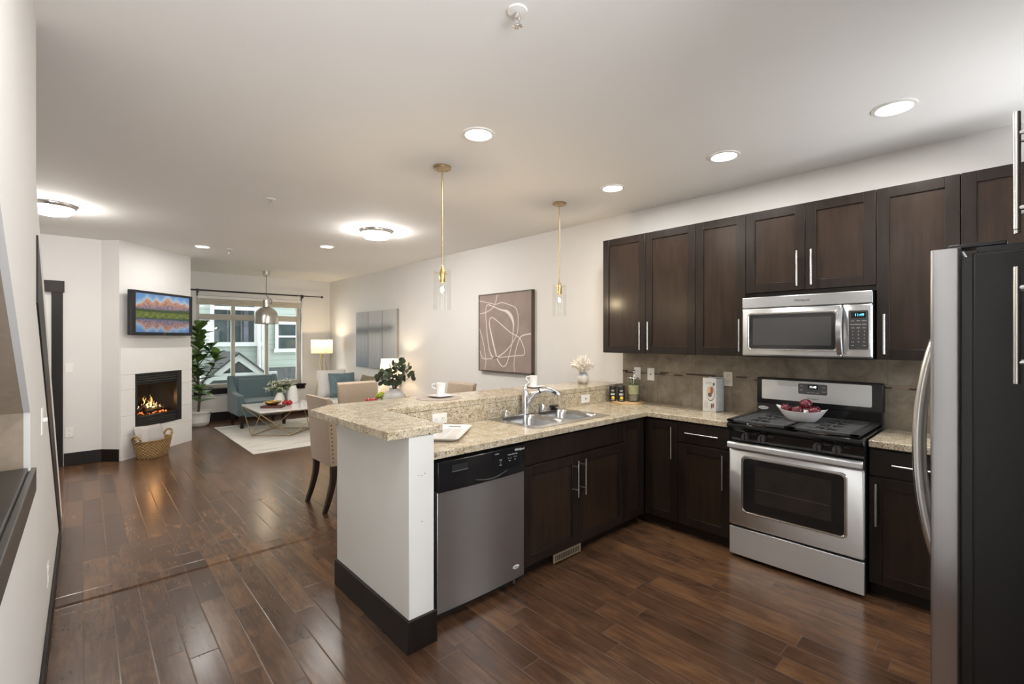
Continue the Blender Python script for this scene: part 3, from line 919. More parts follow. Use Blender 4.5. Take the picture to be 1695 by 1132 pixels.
m = MB().cyl((3.75, 14.94, -3.2), (3.75, 14.94, 5.4), 0.045, 10); m.build('downspout', 'siding_trim', hs, offset=OF)
# gabled porch in front of it
ph = thing('porch_gable', 'small grey shingled porch gable with white rake boards outside window', 'porch', (2.85, 13.2, -3.2))
OP = (2.85, 13.2, -3.2)
ax, az = 2.85, 1.13
xl, zl, xr, zr = 1.75, 0.18, 4.35, -0.15
m = MB().prism([(ax, az - 0.16), (xl + 0.1, zl - 0.08), (xr - 0.1, zr - 0.10)], 1, 13.3, 13.36); m.build('gable_panel', 'shake_dark', ph, offset=OP)
m = MB()
m.prism([(ax, az), (xl, zl), (xl, zl - 0.15), (ax, az - 0.17)], 1, 13.18, 13.24); m.prism([(ax, az), (ax, az - 0.17), (xr, zr - 0.15), (xr, zr)], 1, 13.18, 13.24)
m.build('rake_board', 'siding_trim', ph, offset=OP)
m = MB()
m.prism([(ax, az + 0.05), (xl - 0.05, zl + 0.01), (xl, zl), (ax, az)], 1, 13.14, 14.80); m.prism([(ax, az + 0.05), (ax, az), (xr, zr), (xr + 0.05, zr + 0.01)], 1, 13.14, 14.80)
m.build('roof', 'roof_shingle', ph, offset=OP)
m = MB().box(2.06, 3.75, 13.22, 13.32, 0.50, 0.66); m.build('beam', 'siding_trim', ph, offset=OP)
m = MB(); m.box(2.15, 2.25, 13.25, 13.35, -3.2, 0.5); m.box(3.6, 3.7, 13.25, 13.35, -3.2, 0.5); m.build('post', 'siding_trim', ph, offset=OP)
m = MB().box(2.2, 3.6, 13.34, 13.40, -3.2, 0.5); m.build('porch_wall', 'shake_dark', ph, offset=OP)
m = MB().box(2.4, 3.3, 13.30, 13.34, -0.3, 0.42); m.build('window', 'ext_glass', ph, offset=OP)

# ------------------------------------------------------------------ kitchen cabinets
def bar_handle(mb, x, z0, z1, vertical=True, out=0.035, r=0.006):
    """bar pull in front (-Y) of the plane y=0"""
    if vertical:
        mb.cyl((x, -out, z0), (x, -out, z1), r, 10)
        for z in (z0 + 0.045, z1 - 0.045): mb.cyl((x, -out, z), (x, 0.0, z), r * 0.8, 8)
    else:
        mb.cyl((x, -out, z0), (x + z1, -out, z0), r, 10)
        for q in (x + 0.045, x + z1 - 0.045): mb.cyl((q, -out, z0), (q, 0.0, z0), r * 0.8, 8)
    return mb
def shaker(mb_f, x0, x1, z0, z1, w=0.062):
    """frame in front of y=0, thickness 20 mm"""
    t = -0.02
    mb_f.box(x0, x0 + w, t, 0, z0, z1); mb_f.box(x1 - w, x1, t, 0, z0, z1)
    mb_f.box(x0 + w, x1 - w, t, 0, z1 - w, z1); mb_f.box(x0 + w, x1 - w, t, 0, z0, z0 + w)
def cabinet(name, label, loc, rz, W, D, z0, z1, fronts, toe=0.0, group=None, body='cab_frame'):
    """local: front plane of the carcass at y=0 facing -Y, x to the right, z measured from the floor"""
    t = thing(name, label, 'cabinet', loc, rz, group)
    m = MB().box(0, W, 0, D, max(z0, toe), z1)
    if toe: m.box(0.0, W, 0.045, D, 0.0, toe)
    m.build('carcass', body, t, 0.0015)
    for f in fronts:
        kind, x0, x1, a, b = f[:5]
        hd = f[5] if len(f) > 5 else None
        g = 0.0018
        x0 += g; x1 -= g; a += g; b -= g
        if kind == 'door':
            m = MB(); shaker(m, x0, x1, a, b, f[6] if len(f) > 6 else 0.062)
            dr = m.build('door', 'cab_frame', t, 0.0015)
            w = f[6] if len(f) > 6 else 0.062
            MB().box(x0 + w - 0.004, x1 - w + 0.004, -0.011, -0.002, a + w - 0.004, b - w + 0.004).build('panel', 'cab_panel', dr)
        else:
            dr = MB().box(x0, x1, -0.02, 0, a, b).build('drawer_front' if kind == 'drawer' else 'false_front', 'cab_frame', t, 0.002)
        if hd:
            hm = MB()
            if hd[0] == 'v': bar_handle(hm, hd[1], hd[2], hd[3])
            else: bar_handle(hm, hd[1], hd[2], hd[3], False)
            hm.xf(Matrix.Translation((0, -0.0202, 0)))
            hm.build('handle', 'handle_steel', dr)
    return t
# wall cabinets on the range wall: face at x = 3.567, going from y=2.643 towards the viewer
UZ0, UZ1 = 1.376, 2.416
FX = 3.587
UD = XR - FX
def ux(y, y0): return y0 - y
def upper(label, ya, yb, z0, fronts):
    fr = []
    for f in fronts:
        hd = f[4] if len(f) > 4 else None
        if hd: hd = ('v', ya - hd[0], hd[1], hd[2])
        fr.append(('door', ya - f[0], ya - f[1], f[2], f[3], hd))
    return cabinet('wall_cabinet', label, (FX, ya, 0), RX, ya - yb, UD, z0, UZ1, fr, 0, 'dark wall cabinets on the range wall')
upper('dark two-door wall cabinet at the far left end, above the pitcher', 2.643, 1.7515, UZ0, [(2.643, 2.198, UZ0, UZ1, (2.237, 1.409, 1.649)), (2.198, 1.7515, UZ0, UZ1, (2.158, 1.41, 1.648))])
upper('dark tall single-door wall cabinet just left of the microwave', 1.751, 1.3705, UZ0, [(1.751, 1.3705, UZ0, UZ1, (1.404, 1.41, 1.648))])
upper('short dark two-door wall cabinet directly above the microwave', 1.370, 0.6065, 1.80, [(1.370, 0.988, 1.832, UZ1, (1.029, 1.86, 2.096)), (0.988, 0.6065, 1.832, UZ1, (0.945, 1.86, 2.095))])
upper('dark tall wall cabinet just right of the microwave', 0.606, 0.2345, UZ0, [(0.606, 0.2345, UZ0, UZ1, (0.563, 1.411, 1.651))])
upper('dark wall cabinet at right end, partly hidden above the fridge', 0.234, -0.20, UZ0, [(0.234, -0.20, UZ0, UZ1)])
# base cabinets, range wall: carcass front at x=3.41
BX = 3.41
BD = XR - BX
bz0, bz1 = 0.08, 0.868
def lower(label, ya, yb, fronts, group='dark base cabinets'):
    fr = []
    for f in fronts:
        hd = f[5] if len(f) > 5 else None
        if hd: hd = ('v', ya - hd[1], hd[2], hd[3]) if hd[0] == 'v' else ('h', ya - hd[1], hd[2], hd[3])
        fr.append((f[0], ya - f[1], ya - f[2], f[3], f[4], hd))
    return cabinet('base_cabinet', label, (BX, ya, 0), RX, ya - yb, BD - 0.002, bz0, bz1, fr, 0.085, group)
lower('dark corner base cabinet with one tall door under counter corner', 2.655, 1.8085, [('door', 2.089, 1.8085, bz0, 0.855, ('v', 1.845, 0.572, 0.82))])
lower('dark base cabinet with drawer over door, just left of the range', 1.808, 1.386, [('drawer', 1.808, 1.41, 0.71, 0.855, ('h', 1.73, 0.79, 0.25)), ('door', 1.808, 1.41, bz0, 0.702, ('v', 1.451, 0.424, 0.671))])
lower('dark base cabinet with drawer over door, between range and fridge', 0.612, 0.1, [('drawer', 0.612, 0.14, 0.71, 0.862, ('h', 0.50, 0.787, 0.25)), ('door', 0.612, 0.14, bz0, 0.702, ('v', 0.573, 0.425, 0.67))])
# peninsula: carcass front at y=2.11 (doors stand to y=2.09)
PY = 2.11
def plower(label, xa, xb, fronts):
    fr = []
    for f in fronts:
        hd = f[5] if len(f) > 5 else None
        if hd: hd = (hd[0], hd[1] - xa, hd[2], hd[3])
        fr.append((f[0], f[1] - xa, f[2] - xa, f[3], f[4], hd) + tuple(f[6:]))
    return cabinet('base_cabinet', label, (xa, PY, 0), 0, xb - xa, 2.643 - PY, bz0, bz1 if xa > 3 else 0.72, fr, 0.085, 'dark base cabinets')
plower('dark double-door sink base cabinet under the steel sink', 2.012, 3.083, [('false', 2.014, 3.083, 0.712, 0.858), ('door', 2.014, 2.540, bz0, 0.704, ('v', 2.500, 0.418, 0.669)), ('door', 2.540, 3.083, bz0, 0.704, ('v', 2.579, 0.42, 0.671))])
plower('narrow dark base cabinet filler beside the inside corner', 3.085, 3.372, [('door', 3.087, 3.372, bz0, 0.858, None, 0.07)])
# tall pantry at the right edge (only its pulls reach into view); faces +Y
pt = cabinet('pantry_cabinet', 'tall dark pantry cabinet at right edge with long bar pulls', (1.84, -0.046, 0), PI, 0.68, 0.60, 0.09, 2.42,
             [('door', 0.0, 0.34, 1.70, 2.41, ('v', 0.31, 1.735, 1.985)), ('door', 0.34, 0.68, 1.70, 2.41, ('v', 0.37, 1.735, 1.985)),
              ('door', 0.0, 0.34, 0.1, 1.69, ('v', 0.31, 1.405, 1.655)), ('door', 0.34, 0.68, 0.1, 1.69, ('v', 0.37, 1.405, 1.655))], 0.1)

# toe-kick register
vg = thing('floor_register', 'tan metal toe-kick vent grille under the sink cabinet', 'vent', (2.44, 2.11, 0.0))
MB().box(-0.14, 0.14, -0.008, 0.0, 0.012, 0.068).build('frame', 'vent_tan', vg, 0.001)
for k in range(14): MB().box(-0.125 + 0.018 * k, -0.115 + 0.018 * k, -0.0095, -0.0078, 0.022, 0.058).build('slot', 'dark_slot', vg)

# ------------------------------------------------------------------ counters
GZ0, GZ1 = 0.874, 0.914
m = MB()
xs = [1.30, 2.215, 2.945, 3.37, XR - 0.008]; ys = [1.388, 2.06, 2.185, 2.615, 2.644]
m.cells(xs, ys, GZ0, GZ1, lambda i, j: (j == 0 and i < 3) or (i == 1 and j == 2))
cn = m.build('countertop', 'granite', None, 0.004)
tag(cn, 'L-shaped beige speckled granite countertop running from dishwasher to range', 'countertop', 'speckled granite tops')
c2 = MB().box(3.37, XR - 0.008, 0.02, 0.610, GZ0, GZ1).build('countertop', 'granite', None, 0.004)
tag(c2, 'short beige granite countertop between range and fridge', 'countertop', 'speckled granite tops')
br = MB().prism([(1.035, 1.98), (1.34, 1.98), (1.36, 2.648), (XR - 0.001, 2.648), (XR - 0.001, 3.06), (1.19, 3.08), (1.02, 2.935)], 2, 1.029, 1.071).build('bar_top', 'granite', None, 0.004)
tag(br, 'raised beige granite breakfast bar top on the peninsula half-wall', 'bar top', 'speckled granite tops')
rs = MB().box(1.30, XR - 0.01, 2.6445, 2.6595, GZ1, 1.0285).build('granite_riser', 'granite', None, 0.001)
tag(rs, 'granite backsplash riser between sink counter and raised bar', 'backsplash')

# ------------------------------------------------------------------ sink and faucet
sk = thing('kitchen_sink', 'stainless double-bowl drop-in sink in the granite counter', 'sink', (2.58, 2.435, GZ1))
SO = (2.58, 2.435, GZ1)
def bowl_rings(x0, x1, y0, y1, depth, r):
    rings = []
    for (ins, z, rr) in ((0, 0.0035, r), (0.004, -0.004, r), (0.010, -0.03, r), (0.016, -depth + 0.05, r), (0.03, -depth + 0.012, r * 0.9), (0.06, -depth, r * 0.7)):
        rings.append([(a, b, GZ1 + z) for a, b in rrect(x0 + ins, x1 - ins, y0 + ins, y1 - ins, rr, 6)])
    return rings
B1 = (2.225, 2.565, 2.20, 2.60); B2 = (2.60, 2.935, 2.20, 2.60)
bm = bmesh.new()
edges = []
for ring in (rrect(2.168, 2.988, 2.14, 2.735 - 0.092, 0.02, 4), rrect(*B1, 0.07, 6), rrect(*B2, 0.07, 6)):
    vs = [bm.verts.new((a, b, GZ1 + 0.004)) for a, b in ring]
    edges += [bm.edges.new((vs[i], vs[(i + 1) % len(vs)])) for i in range(len(vs))]
bmesh.ops.triangle_fill(bm, use_beauty=True, use_dissolve=False, edges=edges)
ext = [e for e in bm.edges if len(e.link_faces) == 1 and (min(v.co.x for v in e.verts) < 2.2 or max(v.co.x for v in e.verts) > 2.96 or min(v.co.y for v in e.verts) < 2.19 or max(v.co.y for v in e.verts) > 2.61)]
r = bmesh.ops.extrude_edge_only(bm, edges=ext)
bmesh.ops.translate(bm, verts=[v for v in r['geom'] if isinstance(v, bmesh.types.BMVert)], vec=(0, 0, -0.004))
m = MB(); m.bm.free(); m.bm = bm
m.build('rim', 'sink_steel', sk, offset=SO)
for q in (B1, B2):
    bw = MB().loft(bowl_rings(*q, 0.18, 0.07), False, True).build('bowl', 'sink_steel', sk, offset=SO)
    cx, cy = (q[0] + q[1]) / 2, (q[2] + q[3]) / 2
    MB().lathe([(0.045, -0.177), (0.04, -0.174), (0.025, -0.178)], cx - SO[0], cy - SO[1]).build('drain', 'chrome', bw)
fz = GZ1 + 0.0045
fc = thing('kitchen_faucet', 'chrome single-lever pull-out faucet behind the sink bowls', 'faucet', (2.53, 2.614, fz))
MB().loft([[(a, b, z) for a, b in rrect(-0.125, 0.125, -0.018, 0.018, 0.017, 6)] for z in (0, 0.006)]).build('deck_plate', 'chrome', fc, 0.002)
MB().lathe([(0.030, 0.006), (0.029, 0.02), (0.0275, 0.10), (0.028, 0.165), (0.025, 0.185), (0.014, 0.195), (0.002, 0.197)], n=24).build('column', 'chrome', fc)
pts = spline([(0.005, -0.008, 0.07), (0.03, -0.03, 0.125), (0.065, -0.065, 0.172), (0.105, -0.10, 0.19), (0.15, -0.135, 0.186), (0.185, -0.162, 0.166), (0.20, -0.175, 0.150)], 6)
sp = MB().tube(pts, [0.0175 + 0.004 * (i / len(pts)) for i in range(len(pts))], 14).build('spout', 'chrome', fc)
MB().tube([(0.076, -0.074, 0.1795), (0.084, -0.081, 0.1835)], 0.0215, 14).build('spray_collar', 'dark_slot', sp)
MB().tube([(0.148, -0.152, 0.176), (0.172, -0.170, 0.163)], 0.009, 8).build('spray_button', 'dark_slot', sp)
MB().tube(spline([(0, 0, 0.185), (0.012, 0.0, 0.215), (0.035, 0.0, 0.238), (0.052, 0.0, 0.262)], 6), [0.013] * 6 + [0.012] * 6 + [0.010] * 7, 10).build('lever', 'chrome', fc)
sd = MB().lathe([(0.021, 0), (0.021, 0.006), (0.012, 0.012), (0.011, 0.032), (0.014, 0.036), (0.014, 0.042), (0.008, 0.046), (0.008, 0.052), (0.001, 0.055)], n=20).build('soap_dispenser', 'chrome', None, loc=(2.335, 2.622, fz))
tag(sd, 'short chrome soap dispenser cap on sink rim, left of the faucet', 'soap dispenser')
ag = MB().lathe([(0.021, 0), (0.021, 0.055), (0.019, 0.060), (0.001, 0.061)], n=24).build('air_gap', 'chrome', None, 0, loc=(2.735, 2.622, fz))
tag(ag, 'plain chrome air gap cylinder on sink rim, right of the faucet', 'air gap cap')
st = thing('sink_stopper', 'black rubber sink stopper with flared top on the sink rim', 'stopper', (2.875, 2.625, fz))
MB().lathe([(0.030, 0), (0.032, 0.006), (0.014, 0.012), (0.012, 0.024)], n=24).build('plug', 'black_satin', st)
MB().lathe([(0.012, 0.022), (0.038, 0.027), (0.040, 0.034), (0.034, 0.038), (0.001, 0.039)], n=24).build('flange', 'black_satin', st)

# ------------------------------------------------------------------ dishwasher
dw = thing('dishwasher', 'stainless dishwasher with black control panel in the peninsula', 'dishwasher', (1.68, 2.08, 0))
DO = (1.68, 2.08, 0)
MB().box(1.302, 2.008, 2.115, 2.64, 0.02, 0.868).build('cabinet_body', 'black_satin', dw, offset=DO)
MB().box(1.305, 1.362, 2.10, 2.115, 0.02, 0.868).build('side_filler', 'black_satin', dw, offset=DO)
MB().box(2.003, 2.010, 2.10, 2.115, 0.02, 0.868).build('side_filler', 'black_satin', dw, offset=DO)
# gently bowed stainless door
rings = []
n = 14
for k in range(n + 1):
    x = 1.366 + (1.998 - 1.366) * k / n
    bow = 0.010 * (1 - ((k / n) * 2 - 1) ** 2)
    rings.append([(x, 2.072 - bow, 0.055), (x, 2.115, 0.055), (x, 2.115, 0.700), (x, 2.072 - bow, 0.700)])
door = MB().loft(rings).build('door_panel', 'steel_x', dw, 0.003, offset=DO)
rings = []
for k in range(n + 1):
    x = 1.366 + (1.998 - 1.366) * k / n
    u = (k / n) * 2 - 1
    bow = 0.012 * (1 - u ** 2)
    low = 0.692 - 0.0 * u
    rings.append([(x, 2.066 - bow, low), (x, 2.115, low), (x, 2.115, 0.858), (x, 2.066 - bow * 0.8, 0.854)])
cp = MB().loft(rings).build('control_panel', 'black_gloss', dw, 0.003, offset=DO)
OFF = Vector((-DO[0], -DO[1], 0))
def sub(mb, name, mat, par, bevel=0):
    o = mb.build(name, mat, par, bevel); o.location = OFF; return o
# curved handle lip at the bottom of the panel
pts = [(1.60 + 0.24 * k / 12, 2.047 - 0.010 * math.sin(PI * k / 12), 0.722 - 0.018 * math.sin(PI * k / 12) + 0.012 * k / 12) for k in range(13)]
sub(MB().tube(pts, [0.002] + [0.005] * 11 + [0.002], 8), 'handle_lip', 'black_satin', cp)
m = MB().box(1.452, 1.552, 2.0548, 2.06, 0.800, 0.826); sub(m, 'vent_opening', 'dark_slot', cp)
m = MB().box(1.450, 1.554, 2.0525, 2.060, 0.791, 0.796); sub(m, 'vent_lip', 'knob_gray', cp)
for k in range(9): sub(MB().box(1.456 + 0.0107 * k, 1.4595 + 0.0107 * k, 2.0540, 2.056, 0.801, 0.825), 'vent_fin', 'black_satin', cp)
m = MB().prism(rrect(1.735, 1.975, 0.742, 0.842, 0.01), 1, 2.0535, 2.062); sub(m, 'touch_panel', 'black_gloss', cp)
for (x, z) in ((1.790, 0.782), (1.852, 0.797), (1.872, 0.797), (1.897, 0.800), (1.913, 0.800)):
    sub(MB().cyl((x, 2.0538, z), (x, 2.0525, z), 0.0055, 10), 'button', 'knob_gray', cp)
def dtext(body, x, z, size, mat='print_white', par=cp, y=2.0528):
    return text('lettering', body, size, mat, par, (x - DO[0], y - DO[1], z), (PI / 2, 0, 0))
dtext('Whirlpool', 1.942, 0.838, 0.019, y=2.0528)
dtext('OPTIONS', 1.762, 0.836, 0.007); dtext('CYCLES', 1.790, 0.797, 0.006); dtext('START', 1.790, 0.768, 0.006)
dtext('NORMAL  HEAVY  RINSE', 1.885, 0.817, 0.007); dtext('RESET', 1.862, 0.782, 0.006); dtext('DRY', 1.905, 0.784, 0.006)
bd = MB().lathe([(0.027, 0), (0.026, 0.002), (0.001, 0.0025)], n=28, sx=1, sy=0.42).xf(Matrix.Rotation(PI / 2, 4, 'X')).build('badge', 'print_white', door)
bd.location = (1.925 - DO[0], 2.0675 - DO[1], 0.128)
text('lettering', 'Whirlpool', 0.0095, 'knob_gray', door, (1.925 - DO[0], 2.0645 - DO[1], 0.128), (PI / 2, 0, 0))
sub(MB().box(1.302, 2.008, 2.128, 2.14, 0.0, 0.05), 'toe_plate', 'black_satin', dw) if False else MB().box(1.31, 2.0, 2.128, 2.14, 0.0, 0.055).build('toe_plate', 'black_satin', dw, offset=DO)
MB().cyl((1.955, 2.119, 0.0), (1.955, 2.119, 0.05), 0.008, 10).build('leveling_foot', 'knob_gray', dw, offset=DO)

# ------------------------------------------------------------------ gas range (local frame faces -Y; root turned to face -X)
RW = 0.764
rg = thing('gas_range', 'stainless and black gas range set between base cabinets', 'range', (3.33, 1.381, 0), RX)
# local: x from 0 (left) to RW, y=0 front of body, +y to the wall
YB = XR - 0.009 - 3.33
MB().box(0.004, RW - 0.004, 0.012, YB - 0.002, 0.03, 0.905).build('body', 'black_satin', rg, 0.003)
m = MB(); m.box(0.01, 0.06, 0.05, 0.10, 0, 0.03); m.box(RW - 0.06, RW - 0.01, 0.05, 0.10, 0, 0.03); m.build('foot', 'black_satin', rg)
m = MB().box(0.0, RW, -0.018, 0.012, 0.022, 0.212); m.build('storage_drawer', 'steel_range', rg, 0.004)
# oven door: frame around the window
dr = MB()
dr.loft([[(a, y, b) for a, b in rrect(0.0 + i, RW - i, 0.226 + i, 0.745 - i, 0.012, 4)] for y, i in ((0.012, 0), (-0.016, 0), (-0.022, 0.006))])
od = dr.build('oven_door', 'steel_range', rg)
m = MB().loft([[(a, y, b) for a, b in rrect(0.092 - i, 0.672 + i, 0.334 - i, 0.700 + i, 0.03, 6)] for y, i in ((-0.0215, 0.012), (-0.027, 0.008), (-0.0275, 0.003), (-0.0235, 0.0))], True, True)
m.build('window_bezel', 'handle_steel', od)
m = MB().prism(rrect(0.096, 0.668, 0.338, 0.696, 0.027, 6), 1, -0.0262, -0.0225); g_ = m.build('window_glass', 'black_gloss', od)
m = MB().prism(rrect(0.17, 0.605, 0.405, 0.655, 0.006, 3), 1, -0.0268, -0.0262); m.build('inner_window', 'oven_inner', od)
m = MB()
for z in (0.50,): m.cyl((0.18, -0.0268, z), (0.595, -0.0268, z), 0.0012, 6)
m.build('oven_rack', 'cast_iron', od)
m = MB().loft([[(x, y, z) for y, z in ((-0.060, 0.760), (-0.060, 0.790), (-0.050, 0.800), (-0.016, 0.800), (-0.016, 0.757), (-0.05, 0.755))] for x in (0.0, RW - 0.0)])
m.build('door_handle', 'steel_range', od, 0.004)
# black front control strip and cooktop
m = MB().loft([[(x, y, z) for y, z in ((-0.010, 0.806), (-0.024, 0.875), (-0.05, 0.890), (-0.066, 0.905), (-0.066, 0.925), (-0.05, 0.932), (0.02, 0.932), (0.02, 0.806))] for x in (0.0, RW)])
cpn = m.build('control_panel', 'black_gloss', rg, 0.003)
for (yw, ) in ((1.268,), (1.165,), (0.848,), (0.748,)):
    x = 1.381 - yw
    k = MB()
    k.tube([(x, -0.014, 0.847), (x, -0.030, 0.844), (x, -0.048, 0.841)], [0.025, 0.024, 0.021], 20)
    kn = k.build('knob', 'knob_gray' , cpn)
    MB().box(x - 0.003, x + 0.003, -0.056, -0.046, 0.820, 0.864).build('knob_grip', 'black_satin', kn, 0.001)
    q = MB()
    for j in range(5): q.box(x + 0.032 + 0.007 * j, x + 0.037 + 0.007 * j, -0.0215, -0.018, 0.862, 0.866)
    q.build('burner_marking', 'print_white', cpn)
m = MB().box(0.0, RW, -0.05, 0.50, 0.918, 0.930); m.build('cooktop', 'black_gloss', rg, 0.004)
# grates
for (x0, x1) in ((0.012, RW / 2 - 0.002), (RW / 2 + 0.002, RW - 0.012)):
    m = MB()
    zt, zb = 0.957, 0.942
    y0, y1 = -0.085 + 0.0, 0.478
    m.box(x0, x1, y0, y0 + 0.014, zb, zt); m.box(x0, x1, y1 - 0.014, y1, zb, zt)
    m.box(x0, x0 + 0.045, y0, y1, zb, zt); m.box(x1 - 0.014, x1, y0, y1, zb, zt) if x0 < 0.1 else m.box(x1 - 0.045, x1, y0, y1, zb, zt)
    if x0 > 0.1: m.box(x0, x0 + 0.014, y0, y1, zb, zt)
    nb = 13
    xm = (x0 + x1) / 2
    for k in range(nb):
        yy = y0 + 0.014 + (y1 - y0 - 0.028) * (k + 0.5) / nb
        if k % 6 in (1, 2, 4, 5) and k not in (0, 12):
            m.box(x0, xm - 0.06, yy - 0.011, yy + 0.011, zb + 0.003, zt); m.box(xm + 0.06, x1, yy - 0.011, yy + 0.011, zb + 0.003, zt)
            if k % 3 == 1: m.box(xm - 0.006, xm + 0.006, yy - 0.04, yy + 0.04, zb + 0.003, zt)
            m.box(xm - 0.06, xm - 0.025, yy - 0.005, yy + 0.005, zb + 0.003, zt) if k % 2 else m.box(xm + 0.025, xm + 0.06, yy - 0.005, yy + 0.005, zb + 0.003, zt)
        else:
            m.box(x0, x1, yy - 0.011, yy + 0.011, zb + 0.003, zt)
    for (px_, py_) in ((x0 + 0.02, y0 + 0.05), (x1 - 0.02, y0 + 0.05), (x0 + 0.02, y1 - 0.03), (x1 - 0.02, y1 - 0.03)): m.box(px_ - 0.008, px_ + 0.008, py_ - 0.008, py_ + 0.008, 0.929, zb + 0.002)
    m.build('burner_grate', 'cast_iron', rg, 0.0015)
    for yy in (0.06, 0.34):
        b = MB().lathe([(0.055, 0.929), (0.053, 0.936), (0.036, 0.937), (0.034, 0.941), (0.001, 0.942)], xm, yy, 0, 24); b.build('burner', 'cast_iron', rg)
for x in (0.19, 0.55):
    m = MB().tube([(x - 0.06 + 0.01 * k, -0.053 - 0.010 * math.sin(PI * k / 12), 0.9335) for k in range(13)], [0.001] + [0.004] * 11 + [0.001], 8); m.build('cooktop_trim', 'handle_steel', rg)
# backguard
YG = 3.815 - 3.33
m = MB(); m.prism([(YG, 0.925), (YB - 0.002, 0.925), (YB - 0.002, 1.02), (YG + 0.01, 1.02)], 0, 0.0, RW)
m.loft([[(a, y, b) for a, b in rrect(-0.004 + i, RW + 0.004 - i, 1.012 + i, 1.211 - i, 0.01, 3)] for y, i in ((YB - 0.002, 0), (YG + 0.012, 0), (YG + 0.006, 0.004))])
bg = m.build('backguard', 'black_gloss', rg, 0)
m = MB().prism(rrect(0.034, 0.709, 1.051, 1.196, 0.008, 3), 1, YG + 0.0035, YG + 0.0065); m.build('backguard_panel', 'steel_range', bg)
m = MB().prism(rrect(0.280, 0.459, 1.107, 1.182, 0.01, 4), 1, YG + 0.0005, YG + 0.004); m.build('keypad', 'knob_gray', bg)
m = MB().prism(rrect(0.341, 0.404, 1.142, 1.177, 0.002, 2), 1, YG - 0.0005, YG + 0.001); m.build('clock_display', 'black_gloss', bg)
text('clock_digits', '11:48', 0.019, 'clock_white', bg, (0.373, YG - 0.001, 1.160), (PI / 2, 0, 0))
for (x, z, b) in ((0.300, 1.165, 'BAKE'), (0.300, 1.135, 'BROIL'), (0.440, 1.160, 'START'), (0.440, 1.130, 'CANCEL'), (0.373, 1.120, 'TIMER   COOK   CLEAN')):
    text('lettering', b, 0.007, 'print_white', bg, (x, YG, z), (PI / 2, 0, 0))
text('lettering', 'Whirlpool', 0.017, 'knob_gray', bg, (0.371, YG + 0.003, 1.076), (PI / 2, 0, 0))
bd = MB().lathe([(0.036, 0), (0.034, 0.003), (0.001, 0.004)], n=28, sy=0.36).xf(Matrix.Rotation(PI / 2, 4, 'X')).build('badge', 'print_white', bg)
bd.location = (0.045, YG + 0.003, 0.982)
text('lettering', 'Whirlpool', 0.0115, 'knob_gray', bg, (0.045, YG - 0.0015, 0.982), (PI / 2, 0, 0))

# ------------------------------------------------------------------ over-range microwave (faces -X)
mw = thing('microwave', 'stainless over-the-range microwave with dark window above the range', 'microwave', (3.505, 1.3705, 1.385), RX)
MW, MHh = 0.757, 0.412
DB = XR - 0.002 - 3.505
MB().box(0.003, MW - 0.003, 0.03, DB - 0.34 + 0.335, -0.012, MHh + 0.0).build('body', 'black_satin', mw, 0.003)
MB().box(0.0, MW - 0.0, 0.0, 0.034, 0.334, MHh).build('vent_panel', 'steel_y', mw, 0.006)
dxr = 0.602
m = MB().loft([[(a, y, b) for a, b in rrect(0.0 + i, dxr - i, 0.0 + i, 0.330 - i, 0.008, 4)] for y, i in ((0.03, 0), (0.004, 0), (-0.004, 0.008))])
md = m.build('door', 'steel_y', mw)
m = MB().loft([[(a, y, b) for a, b in rrect(0.05 - i, 0.572 + i, 0.048 - i, 0.290 + i, 0.018, 5)] for y, i in ((-0.0035, 0.012), (-0.008, 0.008), (-0.0082, 0.003), (-0.0045, 0.0))], True, True); m.build('window_bezel', 'handle_steel', md)
m = MB().prism(rrect(0.052, 0.570, 0.050, 0.288, 0.016, 5), 1, -0.0074, -0.0036); m.build('window_glass', 'mw_glass', md)
m = MB().prism(rrect(0.076, 0.548, 0.075, 0.262, 0.006, 3), 1, -0.0079, -0.0074); m.build('window_mesh', 'mw_mesh', md)
pts = [(0.594, -0.012 - 0.034 * math.sin(PI * k / 14), 0.018 + (0.312 - 0.018) * k / 14) for k in range(15)]
m = MB().loft([[(p[0] - 0.017, p[1], p[2]), (p[0] - 0.013, p[1] - 0.008, p[2]), (p[0] + 0.013, p[1] - 0.008, p[2]), (p[0] + 0.017, p[1], p[2]), (p[0] + 0.012, p[1] + 0.006, p[2]), (p[0] - 0.012, p[1] + 0.006, p[2])] for p in pts])
m.build('door_handle', 'steel_z', md)
m = MB().loft([[(a, y, b) for a, b in rrect(0.606 + i, MW - i, 0.0 + i, 0.330 - i, 0.008, 4)] for y, i in ((0.03, 0), (0.004, 0), (-0.004, 0.008))]); ctl = m.build('control_panel', 'steel_y', mw)
m = MB().prism(rrect(0.640, 0.738, 0.052, 0.292, 0.008, 4), 1, -0.008, -0.003); kp = m.build('keypad', 'knob_dark', ctl)
m = MB().prism(rrect(0.636, 0.742, 0.048, 0.296, 0.010, 4), 1, -0.006, -0.003); m.build('keypad_bezel', 'handle_steel', ctl)
m = MB().prism(rrect(0.652, 0.726, 0.246, 0.282, 0.002, 2), 1, -0.0086, -0.008); m.build('clock_display', 'black_gloss', ctl)
text('clock_digits', '11:49', 0.022, 'clock_blue', ctl, (0.693, -0.0088, 0.264), (PI / 2, 0, 0))
for j, row in enumerate((('Cook', 'Soften', 'Defrost'), ('Popcorn', 'Beverage', 'Reheat'), ('Timer', 'Steam', 'Clean'), ('1', '2', '3'), ('4', '5', '6'), ('7', '8', '9'), ('Stop', '0', 'Start'), ('Light', '', 'Vent'))):
    for i, w_ in enumerate(row):
        if w_: text('key_label', w_, 0.0075 if len(w_) > 1 else 0.010, 'print_white', kp, (0.660 + 0.029 * i, -0.0082, 0.228 - 0.0215 * j), (PI / 2, 0, 0))
text('lettering', 'Whirlpool', 0.022, 'knob_gray', mw, (0.38, -0.001, 0.374), (PI / 2, 0, 0))

